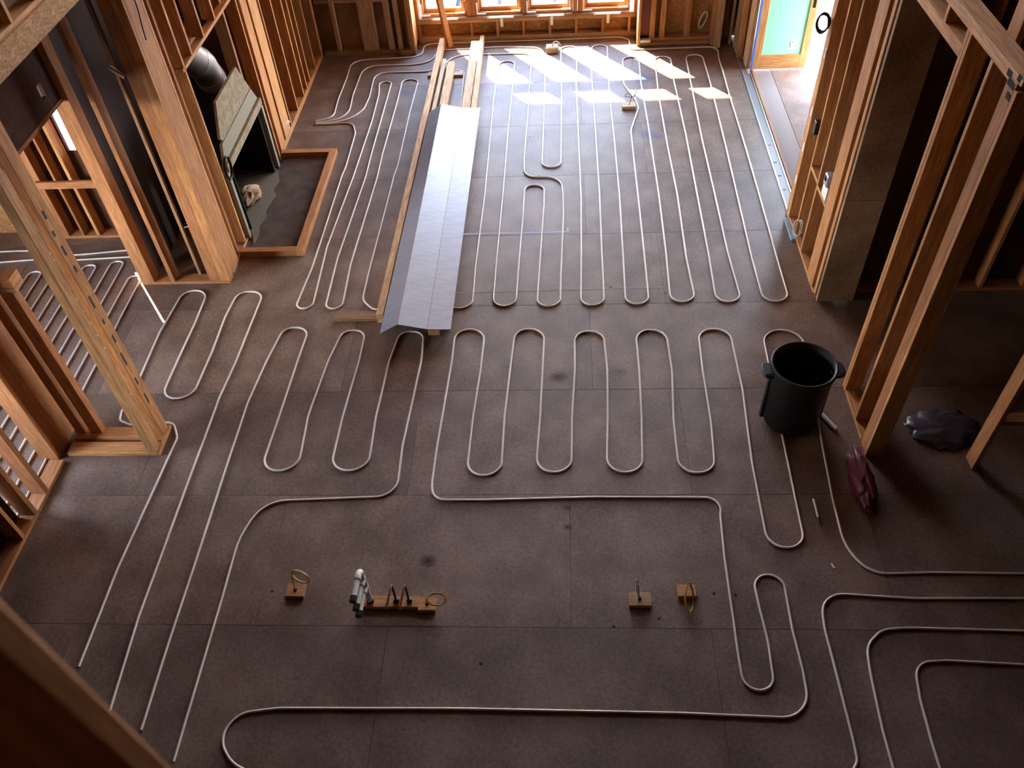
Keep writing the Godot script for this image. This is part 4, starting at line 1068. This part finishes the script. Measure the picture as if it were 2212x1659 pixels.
func build_small_things() -> void:
	var yellow := base_mat("yellow_wire", Color(0.72, 0.58, 0.26), 0.5)
	var white_wire := base_mat("white_wire", Color(0.82, 0.80, 0.74), 0.5)
	var hole := base_mat("spot", Color(0.06, 0.045, 0.04), 0.9)
	var black := base_mat("black_plastic", Color(0.02, 0.02, 0.022), 0.4)
	var plug := lathe([Vector2(0, 0.006), Vector2(0.014, 0.005), Vector2(0.015, 0.0)], 12)
	# near blocks with cable
	var b := thing("wood_block", "square wood block at left with a raised ring of yellow cable", "block", Vector3(-2.12, 0, -3.22))
	part("block", box_mesh(Vector3(0.145, 0.04, 0.11), 0.003), wood(0, 4), b, Vector3(0, 0.02, 0))
	part("hole", plug, hole, b, Vector3(0.0, 0.04, 0.0))
	part("cable", tube_mesh(spline([Vector3(0, 0.02, 0), Vector3(0.004, 0.14, -0.01), Vector3(0.02, 0.24, -0.02), Vector3(0.06, 0.25, -0.03)], 6), 0.004, 6), yellow, b)
	part("coil", coil_mesh(Vector3(0.085, 0.22, -0.02), Vector3(0.065, -0.01, 0.01), Vector3(-0.02, 0.035, -0.03), 4, 0.004, 8), yellow, b)
	b = thing("wood_block", "wood block right of centre with a thin upright wire", "block", Vector3(0.575, 0, -3.16))
	part("block", box_mesh(Vector3(0.17, 0.04, 0.115), 0.003), wood(0, 5), b, Vector3(0, 0.02, 0))
	part("hole", plug, hole, b, Vector3(0.0, 0.04, 0.0))
	part("cable", tube_mesh(spline([Vector3(0, 0.02, 0), Vector3(-0.02, 0.1, -0.01), Vector3(-0.035, 0.2, -0.01), Vector3(-0.03, 0.29, -0.01), Vector3(-0.045, 0.31, 0.0), Vector3(-0.052, 0.28, 0.0)], 6), 0.005, 6), white_wire, b)
	part("cable", tube_mesh(spline([Vector3(0, 0.02, 0), Vector3(-0.012, 0.12, 0.01), Vector3(-0.022, 0.24, 0.0)], 6), 0.004, 6), base_mat("dark_wire", Color(0.16, 0.07, 0.07), 0.5), b)
	b = thing("wood_block", "wood block right of centre with an oval coil of yellow cable hanging over its front", "block", Vector3(0.94, 0, -3.235))
	part("block", box_mesh(Vector3(0.14, 0.04, 0.10), 0.003), wood(0, 4), b, Vector3(0, 0.02, 0))
	part("coil", coil_mesh(Vector3(0.0, 0.085, 0.09), Vector3(0.03, 0.0, 0.0), Vector3(0.0, 0.06, -0.085), 6, 0.0045, 9), yellow, b)
	# plumbing strip
	b = thing("wood_strip", "long wood strip drilled for pipes on the near floor", "block", Vector3(-1.355, 0, -3.125))
	part("block", box_mesh(Vector3(0.45, 0.04, 0.095), 0.003), wood(0, 4), b, Vector3(0, 0.02, 0))
	for x in [0.055, 0.155]:
		part("grommet", lathe([Vector2(0, 0.03), Vector2(0.018, 0.028), Vector2(0.024, 0.012), Vector2(0.024, 0)], 16), black, b, Vector3(x, 0.04, 0.0))
	b = thing("wood_block", "wood block ending the pipe strip, with a flat ring of yellow cable", "block", Vector3(-1.06, 0, -3.105))
	part("block", box_mesh(Vector3(0.135, 0.04, 0.105), 0.003), wood(0, 2), b, Vector3(0, 0.02, 0))
	part("hole", plug, hole, b, Vector3(0.0, 0.04, 0.0))
	part("cable", tube_mesh(spline([Vector3(0, 0.02, 0), Vector3(0.0, 0.1, 0.0), Vector3(0.02, 0.13, 0.0)], 6), 0.004, 6), yellow, b)
	part("coil", coil_mesh(Vector3(0.085, 0.11, 0.0), Vector3(0.075, -0.005, 0.0), Vector3(0.0, 0.01, -0.045), 4, 0.004, 12), yellow, b)
	# drain riser
	var pvc := base_mat("pvc", Color(0.86, 0.83, 0.78), 0.35)
	var p := thing("drain_riser", "white plastic drain riser with three black capped branches on the near floor", "pipe", Vector3(-1.505, 0, -3.125))
	part("riser", tube_mesh(PackedVector3Array([Vector3(0, 0.0, 0), Vector3(0, 0.47, 0)]), 0.021, 16), pvc, p)
	part("base_ring", lathe([Vector2(0.022, 0.06), Vector2(0.028, 0.055), Vector2(0.028, 0.04)], 16), black, p)
	var k := 0
	for y in [0.47, 0.37, 0.27]:
		var off := -0.018 + 0.0 * k
		if k == 0:
			part("elbow", tube_mesh(spline([Vector3(0, 0.44, 0), Vector3(0, 0.485, 0.008), Vector3(-0.003, 0.50, 0.04), Vector3(-0.004, 0.50, 0.075)], 5), 0.027, 16), pvc, p)
		else:
			part("tee", tube_mesh(PackedVector3Array([Vector3(0, y - 0.04, 0), Vector3(0, y + 0.045, 0)]), 0.027, 16), pvc, p)
			part("tee", tube_mesh(PackedVector3Array([Vector3(0, y + 0.01, 0), Vector3(-0.003, y + 0.01, 0.06)]), 0.027, 16), pvc, p)
		var yy: float = 0.50 if k == 0 else y + 0.01
		part("branch_pipe", tube_mesh(PackedVector3Array([Vector3(-0.003, yy, 0.05), Vector3(-0.008, yy, 0.24)]), 0.021, 16), pvc, p)
		part("cap", tube_mesh(PackedVector3Array([Vector3(-0.008, yy, 0.21), Vector3(-0.009, yy, 0.255)]), 0.026, 16), black, p)
		k += 1
	var cu := base_mat("copper", Color(0.42, 0.20, 0.12), 0.4, 0.6)
	for c in [[-1.30, "left copper pipe stub bent forward from the drilled strip"], [-1.20, "right copper pipe stub bent forward from the drilled strip"]]:
		var o := thing("copper_stub", c[1], "pipe", Vector3(c[0], 0, -3.125), "copper pipe stubs")
		part("pipe", tube_mesh(spline([Vector3(0, 0.0, 0), Vector3(0, 0.15, 0), Vector3(0, 0.27, 0), Vector3(-0.002, 0.295, 0.02), Vector3(-0.006, 0.297, 0.1), Vector3(-0.012, 0.297, 0.195)], 5), 0.009, 10), cu, o)
		part("end_cap", tube_mesh(PackedVector3Array([Vector3(-0.012, 0.297, 0.19), Vector3(-0.0125, 0.297, 0.205)]), 0.0105, 10), cu, o)
	# far blocks
	b = thing("wood_block", "thick wood block at the far sun patch with white wire loop", "block", Vector3(-0.105, 0, -12.43))
	part("block", box_mesh(Vector3(0.185, 0.09, 0.15), 0.003), wood(0, 8), b, Vector3(0, 0.045, 0))
	part("cable", tube_mesh(spline([Vector3(0, 0.08, 0), Vector3(0.02, 0.14, 0), Vector3(0.08, 0.16, 0.02), Vector3(0.12, 0.12, 0.04), Vector3(0.10, 0.09, 0.05)], 6), 0.008, 6), white_wire, b)
	b = thing("wood_block", "wood block near the sun patches with a tangle of brown wire", "block", Vector3(0.95, 0, -10.66))
	part("block", box_mesh(Vector3(0.185, 0.05, 0.13), 0.003), wood(0, 8), b, Vector3(0, 0.025, 0))
	part("cable", tube_mesh(spline([Vector3(0.0, 0.04, 0.02), Vector3(0.02, 0.10, 0), Vector3(0.03, 0.17, -0.02), Vector3(-0.03, 0.18, -0.05), Vector3(-0.05, 0.15, -0.03), Vector3(0.06, 0.16, 0.0), Vector3(0.1, 0.24, -0.02)], 6), 0.005, 6), base_mat("dark_wire2", Color(0.30, 0.22, 0.18), 0.5), b)
	# bin
	var bin := thing("trash_bin", "round black plastic bin standing on the floor by the right wall", "bin", Vector3(2.05, 0, -5.0))
	var bm := base_mat("bin", Color(0.06, 0.062, 0.062), 0.5)
	part("body", lathe([Vector2(0, 0.012), Vector2(0.22, 0.012), Vector2(0.235, 0.03), Vector2(0.262, 0.64), Vector2(0.262, 0.69), Vector2(0.256, 0.69), Vector2(0.250, 0.60), Vector2(0.226, 0.06), Vector2(0.0, 0.05)].map(func(v): return v), 48), bm, bin)
	part("rim", lathe([Vector2(0.255, 0.665), Vector2(0.272, 0.668), Vector2(0.279, 0.68), Vector2(0.279, 0.697), Vector2(0.272, 0.707), Vector2(0.258, 0.705), Vector2(0.252, 0.695)], 48), bm, bin)
	for s in [-1.0, 1.0]:
		part("handle", tube_mesh(spline([Vector3(s * 0.262, 0.62, 0.08), Vector3(s * 0.32, 0.63, 0.07), Vector3(s * 0.335, 0.63, 0.0), Vector3(s * 0.32, 0.63, -0.07), Vector3(s * 0.262, 0.62, -0.08)], 5), 0.014, 8), bm, bin)
		part("handle_web", box_mesh(Vector3(0.07, 0.012, 0.13)), bm, bin, Vector3(s * 0.295, 0.645, 0))
		part("rib", box_mesh(Vector3(0.03, 0.55, 0.045)), bm, bin, Vector3(s * 0.258, 0.32, 0))
	part("rubbish", crumple(Vector3(0.42, 0.14, 0.42), 9, 0.7), base_mat("rubbish", Color(0.10, 0.06, 0.05), 0.9), bin, Vector3(0, 0.18, 0))
	# beside the bin
	single("pipe_offcut", tube_mesh(PackedVector3Array([Vector3(2.30, 0.024, -5.10), Vector3(2.43, 0.024, -4.84)]), 0.022, 12), pvc, "short white pipe offcut lying right of the black bin", "pipe")
	single("red_bag", crumple(Vector3(0.17, 0.2, 0.62), 21, 0.45, false, 20), base_mat("red_plastic", Color(0.36, 0.05, 0.08), 0.5), "crumpled dark red plastic bag on the floor at the foot of the stud", "bag", Vector3(2.50, 0.062, -4.27))
	var wedge := thing("marker", "small white and brown marker lying near the bin", "marker", Vector3(2.08, 0.011, -3.98))
	part("barrel", tube_mesh(PackedVector3Array([Vector3(0, 0, -0.12), Vector3(0, 0, 0.06)]), 0.010, 10), pvc, wedge)
	part("tip", tube_mesh(PackedVector3Array([Vector3(0, 0, 0.06), Vector3(0, -0.002, 0.13)]), 0.007, 8), base_mat("dark_wire", Color(0.16, 0.07, 0.07), 0.5), wedge)
	single("tube_scrap", tube_mesh(PackedVector3Array([Vector3(2.09, 0.009, -3.49), Vector3(2.105, 0.009, -3.45)]), 0.008, 8), pvc, "tiny white tube scrap on the floor below the marker", "scrap")
	single("plastic_film", crumple(Vector3(0.62, 0.05, 0.45), 33, 0.4, false, 18), base_mat("film_grey", Color(0.27, 0.23, 0.26), 0.4), "crumpled grey plastic film on the floor of the dark room", "film", Vector3(3.37, 0.012, -4.85))
	# flashing and junction box on the right wall
	single("metal_flashing", prism(PackedVector2Array([Vector2(-0.035, -0.2), Vector2(0.03, -0.2), Vector2(0.03, 0.2), Vector2(-0.035, 0.2)]), 1, 0.0, 0.03), base_mat("flash", Color(0.62, 0.76, 0.86), 0.3, 0.3), "pale blue metal flashing at the foot of the right wall", "flashing", Vector3(2.60, 0.002, -7.80))
	var jb := thing("junction_box", "clear and white electrical box on the fire block of the right wall", "box", Vector3(2.64, 0.98, -7.12))
	part("box", box_mesh(Vector3(0.09, 0.12, 0.11), 0.01), base_mat("clear_plastic", Color(0.72, 0.72, 0.74), 0.25), jb, Vector3(0.0, 0.13, 0))
	part("back_plate", box_mesh(Vector3(0.012, 0.15, 0.16), 0.008), base_mat("white_card", Color(0.92, 0.91, 0.88), 0.6), jb, Vector3(-0.02, 0.0, 0))
	part("opening", box_mesh(Vector3(0.012, 0.05, 0.04)), hole, jb, Vector3(-0.048, 0.15, 0.0))
	single("switch_box", box_mesh(Vector3(0.08, 0.14, 0.07), 0.005), black, "small black switch box on a stud beside the door jamb", "box", Vector3(2.625, 1.30, -7.78))
	single("cable_bundle", coil_mesh(Vector3(2.63, 0.16, -7.62), Vector3(0.0, 0.0, 0.09), Vector3(0.02, 0.09, 0.0), 4, 0.004, 14), white_wire, "loose ring of white cable at the foot of the right wall", "cable")
	single("cable_tangle", coil_mesh(Vector3(-3.72, 0.14, -10.18), Vector3(0.0, 0.03, 0.12), Vector3(0.05, 0.07, 0.02), 5, 0.006, 15), white_wire, "tangle of white cable at the foot of the left wall studs", "cable")
	single("hanging_cable", coil_mesh(Vector3(2.18, 0.28, -12.72), Vector3(0.05, 0.02, 0.0), Vector3(0.03, 0.12, 0), 2, 0.012, 16), white_wire, "pale loop of cable hanging on the strand board of the back wall", "cable")
	single("tube_coil", coil_mesh(Vector3(-5.05, 2.2, -7.0), Vector3(0.11, 0.0, 0.03), Vector3(-0.03, 0.19, 0), 6, 0.011, 17), base_mat("grey_tube", Color(0.52, 0.48, 0.44), 0.5), "coil of grey tubing hanging in the side room at upper left", "tube")
	single("brass_valve", tube_mesh(PackedVector3Array([Vector3(-4.02, 2.535, -7.02), Vector3(-3.96, 2.50, -7.0), Vector3(-3.90, 2.455, -6.99)]), 0.022, 12), base_mat("flue", Color(0.86, 0.85, 0.82), 0.33, 0.85), "short shiny pipe stub on the tall corner post at left", "pipe")
	single("white_cable", tube_mesh(spline([Vector3(-4.16, 0.55, -7.3), Vector3(-4.08, 0.60, -7.28), Vector3(-3.99, 0.61, -7.27), Vector3(-3.92, 0.60, -7.26)], 6), 0.006, 6), white_wire, "short white cable curving inside the base of the fireplace chase", "cable")
	single("black_wire", tube_mesh(spline([Vector3(-3.66, 3.2, -7.20), Vector3(-3.64, 3.0, -7.17), Vector3(-3.64, 2.85, -7.13), Vector3(-3.65, 2.72, -7.13)], 6), 0.006, 6), black, "black wire hanging down the tall orange post at upper left", "wire")
	single("white_chock", box_mesh(Vector3(0.17, 0.05, 0.08), 0.012), base_mat("white_card", Color(0.92, 0.91, 0.88), 0.6), "white chock at the foot of the studs right of the windows", "chock", Vector3(1.31, 0.063, -12.56))
